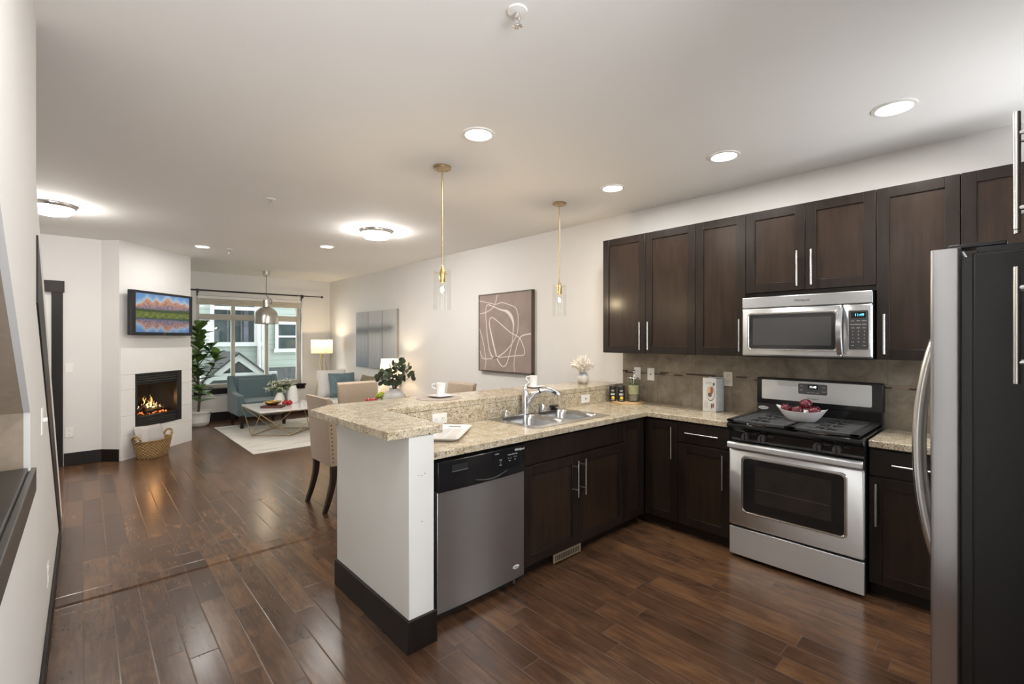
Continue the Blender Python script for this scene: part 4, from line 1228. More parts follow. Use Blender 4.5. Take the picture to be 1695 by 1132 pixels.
# ------------------------------------------------------------------ fridge (faces +Y; its side looks at the viewer)
FX0, FX1 = 1.85, 2.76
fr = thing('refrigerator', 'black-sided stainless refrigerator at right, seen from its side', 'refrigerator', (2.305, -0.25, 0))
FO = (2.305, -0.25, 0)
MB().box(FX0 + 0.004, FX1 - 0.004, -0.64, 0.098, 0.02, 1.745).build('body', 'fridge_black', fr, 0.006, offset=FO)
MB().box(FX0 + 0.012, FX1 - 0.012, 0.098, 0.120, 0.06, 1.735).build('gasket', 'black_satin', fr, offset=FO)
xm = (FX0 + FX1) / 2
for (a, b) in ((FX0, xm - 0.003), (xm + 0.003, FX1)):
    m = MB().prism(rrect(a, b, 0.120, 0.187, 0.010, 4), 2, 0.06, 1.763)
    dd = m.build('door', 'steel_z', fr, 0.002, offset=FO)
    hx = xm - 0.045 if a < 2 else xm + 0.045
    pts = [(hx - FO[0], 0.180 + 0.083 * math.sin(PI * k / 24) ** 0.6 - FO[1], 0.66 + 0.90 * k / 24) for k in range(25)]
    MB().tube(pts, [0.016] * 25, 12).build('door_handle', 'handle_steel', dd)
m = MB(); m.box(FX0 + 0.03, FX0 + 0.10, 0.03, 0.15, 1.7632, 1.775); m.box(FX1 - 0.10, FX1 - 0.03, 0.03, 0.15, 1.7632, 1.775); m.box(FX0 + 0.03, FX1 - 0.03, -0.02, 0.09, 1.745, 1.764)
m.build('hinge_cover', 'black_satin', fr, 0.003, offset=FO)
m = MB().box(FX0 + 0.02, FX1 - 0.02, 0.07, 0.11, 0.0, 0.055); m.build('kick_plate', 'black_satin', fr, offset=FO)

# ------------------------------------------------------------------ things on the counters, bar and range
BZ = 1.0712
CZ = GZ1 + 0.0003
def cup_set(x, y, rz, lab):
    pm = MB().lathe([(0.163, 0), (0.165, 0.0015), (0.163, 0.003)], n=40).build('placemat', 'placemat', None, loc=(x, y, BZ))
    tag(pm, lab[0], 'placemat', 'bar placemats')
    s = thing('saucer', lab[1], 'saucer', (x + 0.03, y + 0.02, BZ + 0.0032), rz + PI / 4, 'bar saucers')
    m = MB().loft([[(a, b, z) for a, b in rrect(-w, w, -w, w, r, 4)] for w, z, r in ((0.045, 0.0, 0.01), (0.055, 0.003, 0.012), (0.078, 0.012, 0.014), (0.079, 0.014, 0.014), (0.074, 0.0135, 0.012), (0.05, 0.006, 0.01))])
    m.build('dish', 'white_ceramic', s)
    c = thing('coffee_cup', lab[2], 'cup', (x + 0.03, y + 0.02, BZ + 0.0032 + 0.0062), rz, 'bar coffee cups')
    MB().lathe([(0.026, 0), (0.028, 0.002), (0.0295, 0.03), (0.034, 0.07), (0.040, 0.098), (0.0375, 0.098), (0.0315, 0.065), (0.027, 0.03), (0.024, 0.006)], n=32).build('cup_body', 'white_ceramic', c)
    pts = spline([(-0.033, 0, 0.088), (-0.055, 0, 0.090), (-0.065, 0, 0.076), (-0.054, 0, 0.060), (-0.031, 0, 0.060)], 5)
    MB().tube(pts, 0.0045, 8).build('handle', 'white_ceramic', c)
AL = math.radians(-42.5)
cup_set(1.915, 2.885, AL, ('round taupe placemat on bar under the left coffee cup', 'square white saucer under the left coffee cup on bar', 'white coffee cup on saucer at the left half of bar'))
cup_set(2.90, 2.90, AL, ('round taupe placemat on bar behind the faucet', 'square white saucer behind the faucet on bar', 'white coffee cup behind the faucet lever on bar'))

# pampas in a small glazed vase
pv = thing('pampas_vase', 'small grey-white glazed vase of dried pampas grass at bar end', 'vase', (3.53, 2.85, BZ))
MB().lathe([(0.040, 0), (0.050, 0.012), (0.055, 0.04), (0.054, 0.07), (0.044, 0.092), (0.036, 0.100), (0.040, 0.108), (0.034, 0.108), (0.032, 0.098), (0.045, 0.08)], n=28).build('pot', 'glazed_pot', pv)
m = MB()
rnd = random.Random(3)
for k in range(80):
    a = rnd.uniform(0, 2 * PI); sp_ = rnd.uniform(0.02, 0.135); hh = rnd.uniform(0.17, 0.27) - sp_ * 0.62
    p0 = Vector((0.012 * math.cos(a), 0.012 * math.sin(a), 0.09)); p2 = Vector((sp_ * math.cos(a), sp_ * math.sin(a), hh + 0.04))
    p1 = (p0 + p2) / 2 + Vector((0, 0, 0.03))
    m.tube(spline([p0, p1, p2], 3), [0.0015, 0.002, 0.004, 0.007, 0.009, 0.007, 0.0008], 5)
    for j in range(7):
        b = p1.lerp(p2, 0.2 + 0.12 * j)
        q = b + Vector((rnd.uniform(-.02, .02), rnd.uniform(-.02, .02), rnd.uniform(0.0, .025)))
        m.tube([b, q], [0.0016, 0.0004], 4)
m.build('plume', 'pampas', pv)

# tray with a printed pattern
TR_ = thing('serving_tray', 'white serving tray with grey newsprint pattern on counter near sink', 'tray', (1.655, 2.39, CZ), math.radians(42))
def trr(w, d, z, r): return [(a, b, z) for a, b in rrect(-w, w, -d, d, r, 5)]
MB().loft([trr(0.185, 0.078, 0, 0.02), trr(0.19, 0.083, 0.002, 0.02), trr(0.222, 0.112, 0.019, 0.028), trr(0.224, 0.113, 0.022, 0.028), trr(0.216, 0.105, 0.021, 0.026), trr(0.188, 0.080, 0.005, 0.02)]).build('tray_body', 'white_ceramic', TR_)
m = MB()
for r_ in range(9):
    x = -0.16 + 0.036 * r_
    for q in range(2):
        y0_ = -0.062 + 0.068 * q
        for s_ in range(6): m.box(x, x + 0.028, y0_ + 0.0098 * s_, y0_ + 0.0098 * s_ + 0.005, 0.0052, 0.0056)
m.build('newsprint_pattern', 'print_gray', TR_)
m = MB()
for s_ in (-1, 1): m.prism(rrect(s_ * 0.2 - 0.005, s_ * 0.2 + 0.005, -0.04, 0.04, 0.0045, 4), 2, 0.0128, 0.0146)
m.build('handle_slot', 'print_gray', TR_)

# corner: board, tins, pitcher
bdx, bdy = 3.70, 2.46
wb = MB().prism([(3.56, 2.44), (3.64, 2.335), (3.80, 2.335), (3.87, 2.45), (3.80, 2.60), (3.62, 2.615)], 2, CZ, CZ + 0.014).build('serving_board', 'cutting_wood', None, 0.002)
tag(wb, 'light wooden hexagonal board in the counter corner under the pitcher', 'board')
def tin(x, y, rz, lab):
    t = thing('tea_tin', lab, 'tin', (x, y, CZ + 0.0142), rz, 'black lemon tea tins')
    MB().lathe([(0.030, 0), (0.030, 0.128), (0.028, 0.130), (0.028, 0.138), (0.0265, 0.140)], n=24).build('can', 'black_satin', t)
    g_ = MB()
    for j, (w, z) in enumerate(((0.016, 0.100), (0.012, 0.092), (0.021, 0.070), (0.021, 0.064), (0.018, 0.058), (0.019, 0.012))):
        n_ = 6
        an = w / 0.0302
        g_.loft([[(0.0303 * math.sin(-an + 2 * an * k / n_), -0.0303 * math.cos(-an + 2 * an * k / n_), z + dz) for dz in (0, 0.0035)] + [(0.0298 * math.sin(-an + 2 * an * k / n_), -0.0298 * math.cos(-an + 2 * an * k / n_), z + dz) for dz in (0.0035, 0)] for k in range(n_ + 1)])
    g_.build('label_print', 'print_white', t)
    MB().ball((0.002, -0.0285, 0.034), 0.015, 12, (1, 0.22, 1.0)).build('lemon_picture', 'lemon', t)
tin(3.622, 2.575, math.radians(-48), 'black lemon tea tin, leftmost of the tins on the wooden board')
tin(3.655, 2.505, math.radians(-48), 'black lemon tea tin, middle and nearest of tins on wooden board')
tin(3.722, 2.545, math.radians(-48), 'black lemon tea tin, rearmost of tins beside the glass pitcher')
pj = thing('glass_pitcher', 'tall glass pitcher of lemonade with handle on the wooden board', 'pitcher', (3.745, 2.43, CZ + 0.0142))
MB().lathe([(0.050, 0), (0.054, 0.004), (0.054, 0.20), (0.056, 0.215), (0.053, 0.215), (0.051, 0.20), (0.051, 0.006)], n=32).build('jug', 'jug_glass', pj)
MB().lathe([(0.049, 0.008), (0.049, 0.062), (0.001, 0.064)], n=28).build('fruit_layer', 'glass_base', pj)
MB().lathe([(0.049, 0.066), (0.0495, 0.150), (0.001, 0.151)], n=28).build('lemonade', 'lemonade', pj)
pts = spline([(0.052, -0.0, 0.165), (0.085, 0, 0.168), (0.100, 0, 0.125), (0.085, 0, 0.085), (0.052, 0, 0.075)], 6)
MB().tube(pts, 0.006, 8).xf(Matrix.Rotation(math.radians(-42), 4, 'Z')).build('handle', 'jug_glass', pj)
MB().lathe([(0.052, 0.212), (0.050, 0.222), (0.02, 0.226), (0.001, 0.227)], n=24).build('lid', 'chrome', pj)
m = MB()
for k in range(6):
    a = k * 1.05
    m.tube([(0.040 * math.cos(a), 0.040 * math.sin(a), 0.150), (0.034 * math.cos(a + .4), 0.034 * math.sin(a + .4), 0.168)], [0.010, 0.002], 6)
m.build('mint_sprig', 'sprig_green', pj)
m = MB().tube(spline([(0.0, 0, 0.16), (0.004, 0, 0.225), (0.012, 0, 0.262)], 5), 0.003, 6); m.ball((0.014, 0, 0.272), 0.016, 10, (0.8, 0.5, 1.1)); m.build('stirring_spoon', 'chrome', pj)

# cookbook standing open
cb = thing('cookbook', 'white cookbook standing upright with a plated dish on its cover', 'book', (3.80, 1.72, CZ))
CBZ = CZ
def cw(x, y, z): return (x - 3.80, y - 1.72, z)
m = MB().hexa([cw(3.745, 1.775, 0), cw(3.760, 1.672, 0), cw(3.764, 1.673, 0), cw(3.749, 1.776, 0)], [cw(3.745, 1.775, 0.272), cw(3.760, 1.672, 0.272), cw(3.764, 1.673, 0.272), cw(3.749, 1.776, 0.272)])
cov = m.build('cover', 'paper', cb)
nx_ = 16
ring = []
for k in range(nx_ + 1):
    u = k / nx_
    x = 3.766 + 0.112 * u; y = 1.668 - 0.012 * math.sin(PI * u) - 0.004 * (k % 3)
    ring.append((x, y))
poly = ring + [(3.878, 1.70), (3.85, 1.765), (3.752, 1.772)]
m = MB().prism([(a - 3.80, b - 1.72) for a, b in poly], 2, 0.004, 0.266); m.build('pages', 'paper_gray', cb)
m = MB().hexa([cw(3.880, 1.662, 0), cw(3.884, 1.662, 0), cw(3.856, 1.772, 0), cw(3.852, 1.772, 0)], [cw(3.880, 1.662, 0.272), cw(3.884, 1.662, 0.272), cw(3.856, 1.772, 0.272), cw(3.852, 1.772, 0.272)]); m.build('back_cover', 'paper', cb)
# cover print, laid on the cover plane: local s along the cover from far to near edge, z up
e_ = Vector((0.015, -0.103, 0)); e_.normalize(); nrm = Vector((-e_.y, e_.x, 0)) * -1
if nrm.x > 0: nrm = -nrm
c0 = Vector(cw(3.745, 1.775, 0))
CMX = Matrix(((e_.x, nrm.x, 0, c0.x), (e_.y, nrm.y, 0, c0.y), (0, 0, 1, 0), (0, 0, 0, 1)))
def disc(s_, z_, rx, rz_, d0, d1, mat, nm):
    MB().prism([(s_ + rx * math.cos(2 * PI * k / 28), z_ + rz_ * math.sin(2 * PI * k / 28)) for k in range(28)], 1, d0, d1).xf(CMX).build(nm, mat, cov)
disc(0.062, 0.150, 0.032, 0.066, 0.0, 0.0006, 'food_dark', 'plate_rim')
disc(0.061, 0.154, 0.030, 0.062, 0.0, 0.0009, 'print_white', 'plate_picture')
disc(0.055, 0.165, 0.020, 0.040, 0.0, 0.0012, 'food_cream', 'food_picture')
disc(0.071, 0.172, 0.012, 0.030, 0.0, 0.0014, 'food_red', 'food_picture')
disc(0.056, 0.135, 0.016, 0.018, 0.0, 0.0014, 'food_dark', 'food_picture')
disc(0.086, 0.222, 0.008, 0.014, 0.0, 0.0012, 'food_dark', 'garnish_picture')
disc(0.070, 0.045, 0.006, 0.022, 0.0, 0.0012, 'food_dark', 'garnish_picture'); disc(0.083, 0.05, 0.006, 0.02, 0.0, 0.0012, 'food_red', 'garnish_picture')
m = MB()
for (za, zb_, sa, sb) in ((0.236, 0.240, 0.025, 0.072), (0.228, 0.232, 0.025, 0.072), (0.220, 0.224, 0.025, 0.070)):
    for k in range(7):
        a = sa + (sb - sa) * k / 7; m.prism([(a, za), (a + 0.0045, za), (a + 0.0045, zb_), (a, zb_)], 1, 0.0, 0.0008)
for k in range(6): m.prism([(0.012, 0.03 + 0.01 * k), (0.042, 0.03 + 0.01 * k), (0.042, 0.0325 + 0.01 * k), (0.012, 0.0325 + 0.01 * k)], 1, 0.0, 0.0008)
m.xf(CMX).build('cover_print', 'print_gray', cov)

# boat bowl with apples on the grates
bb = thing('boat_bowl', 'white boat-shaped bowl of red apples on the gas range grates', 'bowl', (3.515, 0.995, 0.9575), PI / 2)
def boat(L, w, z, tip): 
    out = []
    for k in range(36):
        a = 2 * PI * k / 36
        c, s_ = math.cos(a), math.sin(a)
        out.append((L * math.copysign(abs(c) ** 0.85, c), w * math.copysign(abs(s_) ** 1.25, s_), z + tip * abs(c) ** 3))
    return out
MB().loft([boat(0.075, 0.035, 0, 0), boat(0.085, 0.042, 0.006, 0.0), boat(0.115, 0.062, 0.035, 0.004), boat(0.150, 0.078, 0.066, 0.026), boat(0.152, 0.079, 0.069, 0.027), boat(0.146, 0.074, 0.067, 0.026), boat(0.108, 0.056, 0.036, 0.005), boat(0.075, 0.036, 0.012, 0)]).build('bowl_body', 'white_ceramic', bb)
def apple(x, y, z, rx, rz, lab):
    t = thing('red_apple', lab, 'apple', (x, y, z), rz, 'red apples in the boat bowl')
    R_ = 0.037
    rot = Matrix.Rotation(rx, 4, 'X')
    MB().lathe([(0.004, -0.026), (0.014, -0.032), (0.026, -0.027), (0.035, -0.010), (0.0375, 0.006), (0.034, 0.022), (0.024, 0.031), (0.012, 0.030), (0.003, 0.022)], n=24).xf(rot).build('flesh', 'apple_skin', t, subd=1)
    MB().tube([(0, 0, 0.020), (0.002, 0, 0.032), (0.005, 0, 0.040)], 0.0013, 6).xf(rot).build('stem', 'bark', t)
az_ = 0.9575
apple(3.515, 1.085, az_ + 0.070, 0.3, 1.0, 'red apple at left end of boat bowl, farthest from the fridge')
apple(3.490, 1.010, az_ + 0.066, -0.4, 0.2, 'red apple in front middle of boat bowl')
apple(3.538, 0.975, az_ + 0.108, 0.5, 2.0, 'red apple topmost in the boat bowl')
apple(3.505, 0.915, az_ + 0.070, 0.2, 4.0, 'red apple at right end of boat bowl, nearest the fridge')

# ------------------------------------------------------------------ glass pendants above the bar
def pendant(x, y, lab):
    t = thing('glass_pendant', lab, 'pendant light', (x, y, H), 0, 'brass and glass bar pendants')
    MB().lathe([(0.062, -0.0005), (0.062, -0.016), (0.058, -0.020), (0.012, -0.021)], n=32).build('canopy', 'aged_brass', t, 0.001)
    m = MB(); 
    for s_ in (-1, 1): m.lathe([(0.005, -0.020), (0.005, -0.026), (0.001, -0.028)], 0.034 * s_, 0.0, 0, 10)
    m.build('canopy_screw', 'aged_brass', t)
    MB().tube([(0, 0, -0.02), (0, 0, -0.72)], 0.0055, 10).build('stem', 'aged_brass', t)
    m = MB().lathe([(0.006, -0.70), (0.011, -0.715), (0.0165, -0.735), (0.0195, -0.745), (0.0195, -0.815), (0.017, -0.818)], n=20).build('socket', 'gold', t)
    m = MB()
    for k in range(3):
        a = 2 * PI * k / 3 + 0.4; m.tube([(0.012 * math.cos(a), 0.012 * math.sin(a), -0.752), (0.062 * math.cos(a), 0.062 * math.sin(a), -0.752)], 0.0022, 6)
    m.build('shade_holder', 'aged_brass', t)
    MB().lathe([(0.0600, -0.727), (0.0610, -0.727), (0.0610, -1.012), (0.0600, -1.012)], n=40, cap0=False, cap1=False).build('glass_shade', 'clear_glass', t)
    MB().lathe([(0.008, -0.818), (0.014, -0.830), (0.0195, -0.856), (0.017, -0.885), (0.008, -0.905), (0.001, -0.908)], n=20).build('bulb', 'clear_glass', t)
    lamp('POINT', 'pendant_lamp', (0, 0, -0.862), PENDANT_W, (1.0, 0.77, 0.49), t, 0.013)
pendant(1.872, 2.775, 'slim brass pendant with clear glass cylinder, left one over bar')
pendant(3.145, 2.806, 'slim brass pendant with clear glass cylinder, right one by wall cabinets')

# ------------------------------------------------------------------ wall art on the right wall
def on_right(y_left, z0, out): return Matrix.Translation((XR - out, y_left, z0)) @ Matrix.Rotation(RX, 4, 'Z')
AY0, AY1, AZ0, AZ1 = 4.86, 3.865, 1.088, 2.082
ab = thing('abstract_art', 'large mauve canvas with looping white lines in dark wood frame', 'wall art', (XR - 0.045, 4.3625, AZ0))
AO = (XR - 0.045, 4.3625, AZ0)
m = MB(); x0, x1 = XR - 0.05, XR - 0.001
m.box(x0, x1, AY1, AY1 + 0.012, AZ0, AZ1); m.box(x0, x1, AY0 - 0.012, AY0, AZ0, AZ1); m.box(x0, x1, AY1, AY0, AZ0, AZ0 + 0.012); m.box(x0, x1, AY1, AY0, AZ1 - 0.012, AZ1)
m.build('frame', 'art_frame', ab, offset=AO)
cv = MB().box(XR - 0.044, XR - 0.004, AY1 + 0.012, AY0 - 0.012, AZ0 + 0.012, AZ1 - 0.012).build('canvas', 'art_mauve', ab, offset=AO)
def cpx(p):
    s_ = (p[0] - 112) / (658 - 112)
    yt = 188 + (135 - 188) * s_; yb = 958 + (990 - 958) * s_
    # perspective along the wall: equal steps shrink towards the far (left) edge
    d0, d1 = 6.2, 5.47
    q = s_ * d0 / (d1 + s_ * (d0 - d1)) if False else (s_ * d0) / (s_ * d0 + (1 - s_) * d1) * 1.0
    q = s_ + (q - s_) * 0.9
    t = (p[1] - yt) / (yb - yt)
    return (AY0 - 0.012 - q * (AY0 - AY1 - 0.024), AZ1 - 0.012 - t * (AZ1 - AZ0 - 0.024))
def stroke(pts, wid):
    P = spline([Vector((*cpx(p), 0)) for p in pts], 7)
    lo_y, hi_y, lo_z, hi_z = AY1 + 0.014, AY0 - 0.014, AZ0 + 0.014, AZ1 - 0.014
    P = [Vector((min(max(p.x, lo_y), hi_y), min(max(p.y, lo_z), hi_z), 0)) for p in P]
    rings = []
    n_ = len(P)
    for i, p in enumerate(P):
        d = (P[min(i + 1, n_ - 1)] - P[max(i - 1, 0)]); 
        if d.length < 1e-6: continue
        d.normalize()
        w = wid(i / (n_ - 1)) if callable(wid) else wid
        nn = Vector((-d.y, d.x, 0)) * w
        a, b = p + nn, p - nn
        xa, xb = XR - 0.0452, XR - 0.0438
        rings.append([(xa, a.x, a.y), (xa, b.x, b.y), (xb, b.x, b.y), (xb, a.x, a.y)])
    MB().loft(rings).build('painted_line', 'art_line', cv).location = (-AO[0], -AO[1], -AO[2])
stroke([(113, 240), (200, 258), (285, 275), (345, 258), (420, 278), (490, 310), (515, 370), (520, 480), (505, 590), (450, 690), (380, 770), (300, 828)], lambda t: 0.0045 + 0.012 * max(0, t - 0.75))
stroke([(300, 828), (255, 830), (220, 760), (200, 640), (185, 480), (178, 370), (185, 300), (205, 280), (250, 295), (330, 330), (400, 350), (445, 398), (470, 470), (468, 560), (460, 660), (430, 790), (400, 890), (370, 922), (335, 905), (300, 840), (270, 730), (240, 600), (218, 490), (222, 430), (245, 412), (290, 440), (370, 510), (450, 575), (510, 605), (545, 640), (575, 710), (588, 760), (575, 800), (500, 808), (400, 820), (300, 830), (200, 845), (145, 835), (118, 760)],
       lambda t: 0.0055 + 0.017 * math.exp(-((t - 0.285) / 0.035) ** 2) + 0.006 * math.exp(-((t - 0.02) / 0.03) ** 2) + 0.006 * math.exp(-((t - 0.53) / 0.05) ** 2))
stroke([(300, 176), (285, 250), (255, 310), (190, 355), (114, 375)], 0.0045)
stroke([(114, 530), (150, 660), (170, 780), (180, 870), (170, 953)], 0.0045)
stroke([(658, 580), (600, 590), (550, 610), (520, 670), (495, 760), (478, 870), (480, 978)], lambda t: 0.008 - 0.004 * t)
# triptych
def tri_color(s_, t, seed):
    base = lerp((0.20, 0.245, 0.29), (0.44, 0.455, 0.465), (t - 0.03) / 0.42) if seed == 0 else lerp((0.33, 0.35, 0.37), (0.50, 0.51, 0.51), (t - 0.05) / 0.4)
    st = mnoise.noise(Vector((s_ * 22 + seed * 9, t * 1.3, seed))) * 0.05
    c = [b + st for b in base]
    n1 = mnoise.noise(Vector((s_ * 12 + seed * 5, t * 22, 3.0))) * 0.5 + 0.5
    n2 = mnoise.noise(Vector((s_ * 40 + seed * 5, t * 70, 8.0))) * 0.5 + 0.5
    band = math.exp(-((t - 0.655 - 0.015 * seed) / 0.075) ** 2)
    fade = 1.0 if seed < 2 else max(0.0, 1 - max(0, s_ - 0.55) * 2.2)
    k = band * (0.35 + 0.5 * n1 + 0.5 * n2) * 0.75 * fade
    k = min(0.85, k)
    return lerp(tuple(c), (0.05, 0.058, 0.06), k)
for i, (ya, yb, z0, z1, lab) in enumerate(((8.64, 8.13, 0.985, 2.01, 'left grey-blue canvas of the three-panel misty wall art'), (8.116, 7.584, 0.985, 2.01, 'middle grey canvas of the three-panel misty wall art'), (7.568, 7.06, 0.985, 2.01, 'right grey canvas of the three-panel misty wall art'))):
    t = thing('triptych_canvas', lab, 'wall art', (XR - 0.02, (ya + yb) / 2, z0), 0, 'three-panel misty wall art')
    TO = (XR - 0.02, (ya + yb) / 2, z0)
    MB().box(XR - 0.042, XR - 0.001, yb, ya, z0, z1).build('stretcher', 'canvas_edge', t, offset=TO)
    mt = Matrix.Translation((-TO[0], -TO[1], -TO[2])) @ on_right(ya, z0, 0.0432)
    picture('painting', 40, 90, ya - yb, z1 - z0, lambda a, b, i=i: tri_color(a, b, i), 'painted_canvas', t, mt)

# ------------------------------------------------------------------ fireplace, television, basket
fp = thing('fireplace', 'white tiled corner gas fireplace with burning logs', 'fireplace', (0.325, 7.5, 0), math.radians(45))
# local: x along the face, -y towards the room, z up
zs = [0, 0.30, 0.545, 0.87, 1.057, 1.385]
for k in range(5):
    a, b = zs[k] + (0.0012 if k else 0), zs[k + 1] - 0.0012
    if k in (0, 4):
        boxes = [(0.001, 1.199, a, b)]
    else:
        boxes = [(0.001, 0.208, a, b), (0.989, 1.199, a, b)]
    for (u0, u1, za, zb_) in boxes: MB().box(u0, u1, -0.022, 0, za, zb_).build('tile_course', 'white_tile', fp, 0.002)
MB().box(0.209, 0.988, -0.022, 0, 0.3012, 0.355).build('tile_course', 'white_tile', fp, 0.002)
m = MB(); m.box(0.212, 0.985, -0.03, 0.02, 0.358, 0.378); m.box(0.212, 0.232, -0.03, 0.02, 0.378, 1.054); m.box(0.90, 0.985, -0.03, 0.02, 0.378, 1.054); m.box(0.212, 0.985, -0.03, 0.02, 1.035, 1.054)
m.box(0.232, 0.90, -0.02, 0.0, 0.465, 0.50); m.box(0.232, 0.90, -0.02, 0.0, 0.915, 0.935)
m.build('firebox_frame', 'black_metal', fp, 0.002)
for nm, lo, hi in (('top_louver', 0.938, 1.034), ('bottom_louver', 0.38, 0.463)):
    m = MB()
    for j in range(3):
        z = lo + (hi - lo) * (j + 0.1) / 3; h_ = (hi - lo) / 3 * 0.78
        m.hexa([(0.232, -0.026, z), (0.90, -0.026, z), (0.90, -0.006, z + 0.004), (0.232, -0.006, z + 0.004)], [(0.232, -0.020, z + h_), (0.90, -0.020, z + h_), (0.90, -0.002, z + h_), (0.232, -0.002, z + h_)])
    m.build(nm, 'black_metal', fp)
m = MB(); m.box(0.211, 0.986, 0.42, 0.44, 0.357, 1.055); m.box(0.211, 0.225, 0.02, 0.42, 0.357, 1.055); m.box(0.972, 0.986, 0.02, 0.42, 0.357, 1.055); m.box(0.211, 0.986, 0.02, 0.42, 0.357, 0.49); m.box(0.211, 0.986, 0.02, 0.42, 0.93, 1.055)
m.build('firebox_liner', 'firebox', fp)
m = MB().box(0.232, 0.90, -0.012, -0.009, 0.50, 0.915); m.build('glass_front', 'fire_glass', fp)
def log(a, b, r):
    P = [Vector(a).lerp(Vector(b), k / 8) + Vector((0, 0, 0.006 * math.sin(k * 2.1))) for k in range(9)]
    MB().tube(P, [r * (0.9 + 0.16 * math.sin(k * 1.7 + a[0] * 20)) for k in range(9)], 10).build('log', 'log_bark', fp)
log((0.43, 0.16, 0.535), (0.73, 0.24, 0.625), 0.030); log((0.49, 0.10, 0.525), (0.89, 0.14, 0.545), 0.032); log((0.90, 0.22, 0.53), (0.62, 0.18, 0.645), 0.026); log((0.41, 0.27, 0.525), (0.87, 0.29, 0.535), 0.034)
log((0.52, 0.13, 0.560), (0.77, 0.27, 0.600), 0.022); log((0.79, 0.08, 0.540), (0.67, 0.25, 0.66), 0.020)
rnd = random.Random(5)
for k in range(18):
    x = 0.53 + 0.016 * k + rnd.uniform(-.012, .012); y = rnd.uniform(0.10, 0.25); hh = 0.04 + 0.105 * math.exp(-((k - 7) / 4.2) ** 2) * rnd.uniform(0.55, 1.15)
    base_z = 0.545 + 0.045 * math.exp(-((k - 7) / 5) ** 2)
    pts = [Vector((x + 0.014 * math.sin(j * 0.9 + k * 2.3) * j / 8, y + 0.008 * math.sin(j + k), base_z + hh * j / 8)) for j in range(9)]
    w_ = rnd.uniform(0.5, 1.0)
    mb_ = MB().tube(pts, [0.004 * w_, 0.010 * w_, 0.0125 * w_, 0.012 * w_, 0.010 * w_, 0.0075 * w_, 0.005 * w_, 0.003 * w_, 0.0006], 8)
    o = mb_.xf(Matrix.Translation((0, 0, -0.545))).build('flame', 'flame', fp); o.location = (0, 0, 0.545)
m = MB()
for k in range(34): m.ball((rnd.uniform(0.46, 0.86), rnd.uniform(0.05, 0.26), 0.503), rnd.uniform(0.006, 0.013), 6)
m.build('ember_bed', 'ember', fp)
lamp('POINT', 'fire_lamp', (0.66, 0.12, 0.66), FIRE_W, (1.0, 0.48, 0.16), fp, 0.06)

# television on the chimney wall
tv = thing('television', 'flat black television showing mountains above a lake over fireplace', 'television', (0.325, 7.5, 1.55), math.radians(45))
TX0, TX1, TZ = 0.045, 1.095, 0.572
TY = -0.105
m = MB(); 
m.loft([[(a, y, b) for a, b in rrect(TX0 + i, TX1 - i, i, TZ - i, 0.008, 3)] for y, i in ((-0.055, 0.03), (-0.065, 0.0), (TY, 0.0), (TY - 0.004, 0.004))]); m.build('bezel', 'tv_bezel', tv)
m = MB().box(TX0 + 0.03, TX1 - 0.03, -0.065, -0.06, 0.03, TZ - 0.03); m.box(0.40, 0.74, -0.06, -0.001, 0.15, 0.42); m.build('wall_bracket', 'black_metal', tv)
def tvcol(s_, t):
    N = lambda x, y, z: mnoise.noise(Vector((x, y, z)))
    water = 0.37
    def scene(s_, t):
        ridge = 0.745 + 0.12 * math.exp(-((s_ - .20) / .07) ** 2) + 0.115 * math.exp(-((s_ - .36) / .05) ** 2) + 0.185 * math.exp(-((s_ - .56) / .085) ** 2) + 0.11 * math.exp(-((s_ - .74) / .07) ** 2) + 0.07 * math.exp(-((s_ - .9) / .06) ** 2) + 0.028 * N(s_ * 14, 1, 0) + 0.014 * N(s_ * 38, 2, 0) - 0.07 * max(0, .1 - s_) * 10
        if t > ridge: return lerp((0.42, 0.50, 0.58), (0.12, 0.27, 0.52), (t - ridge) / 0.15)
        tree = 0.60 + 0.018 * N(s_ * 40, 5, 0) + 0.06 * max(0, s_ - 0.55) + 0.02 * N(s_ * 90, 7, 0) + (0.05 if s_ > 0.8 else 0) * abs(N(s_ * 60, 2, 1))
        if t > tree:
            k = (t - tree) / max(0.05, ridge - tree)
            n_ = N(s_ * 26 + t * 14, t * 30 - s_ * 10, 2) 
            lit = lerp((0.13, 0.13, 0.22), (0.62, 0.27, 0.10), k * 1.05 + n_ * 1.1 - 0.08)
            return lerp(lit, (0.50, 0.46, 0.50), max(0, N(s_ * 44, t * 50 + s_ * 20, 6) * 1.2 - 0.3))
        if t > 0.53: return lerp((0.025, 0.045, 0.015), (0.06, 0.095, 0.03), 0.5 + N(s_ * 60, t * 60, 0))
        return lerp((0.045, 0.075, 0.012), (0.20, 0.225, 0.05), 0.35 + 0.9 * N(s_ * 14, t * 45, 3) + (0.25 - abs(t - 0.46) * 3))
    shore = water + 0.05 * max(0, s_ - 0.55) + 0.006 * N(s_ * 20, 0, 4)
    if t > shore: return scene(s_, t)
    r_ = scene(s_ + 0.006 * N(s_ * 8, t * 80, 1), min(1.0, 0.57 + (shore - t) * 1.02))
    return tuple(x * 0.66 + y for x, y in zip(r_, (0.012, 0.022, 0.045)))
picture('screen', 150, 84, TX1 - TX0 - 0.14, TZ - 0.075, tvcol, 'tv_picture', tv, Matrix.Translation((TX0 + 0.07, TY - 0.0045, 0.042)))
MB().box(0.555, 0.60, TY - 0.0052, TY - 0.004, 0.016, 0.025).build('maker_badge', 'knob_gray', tv)

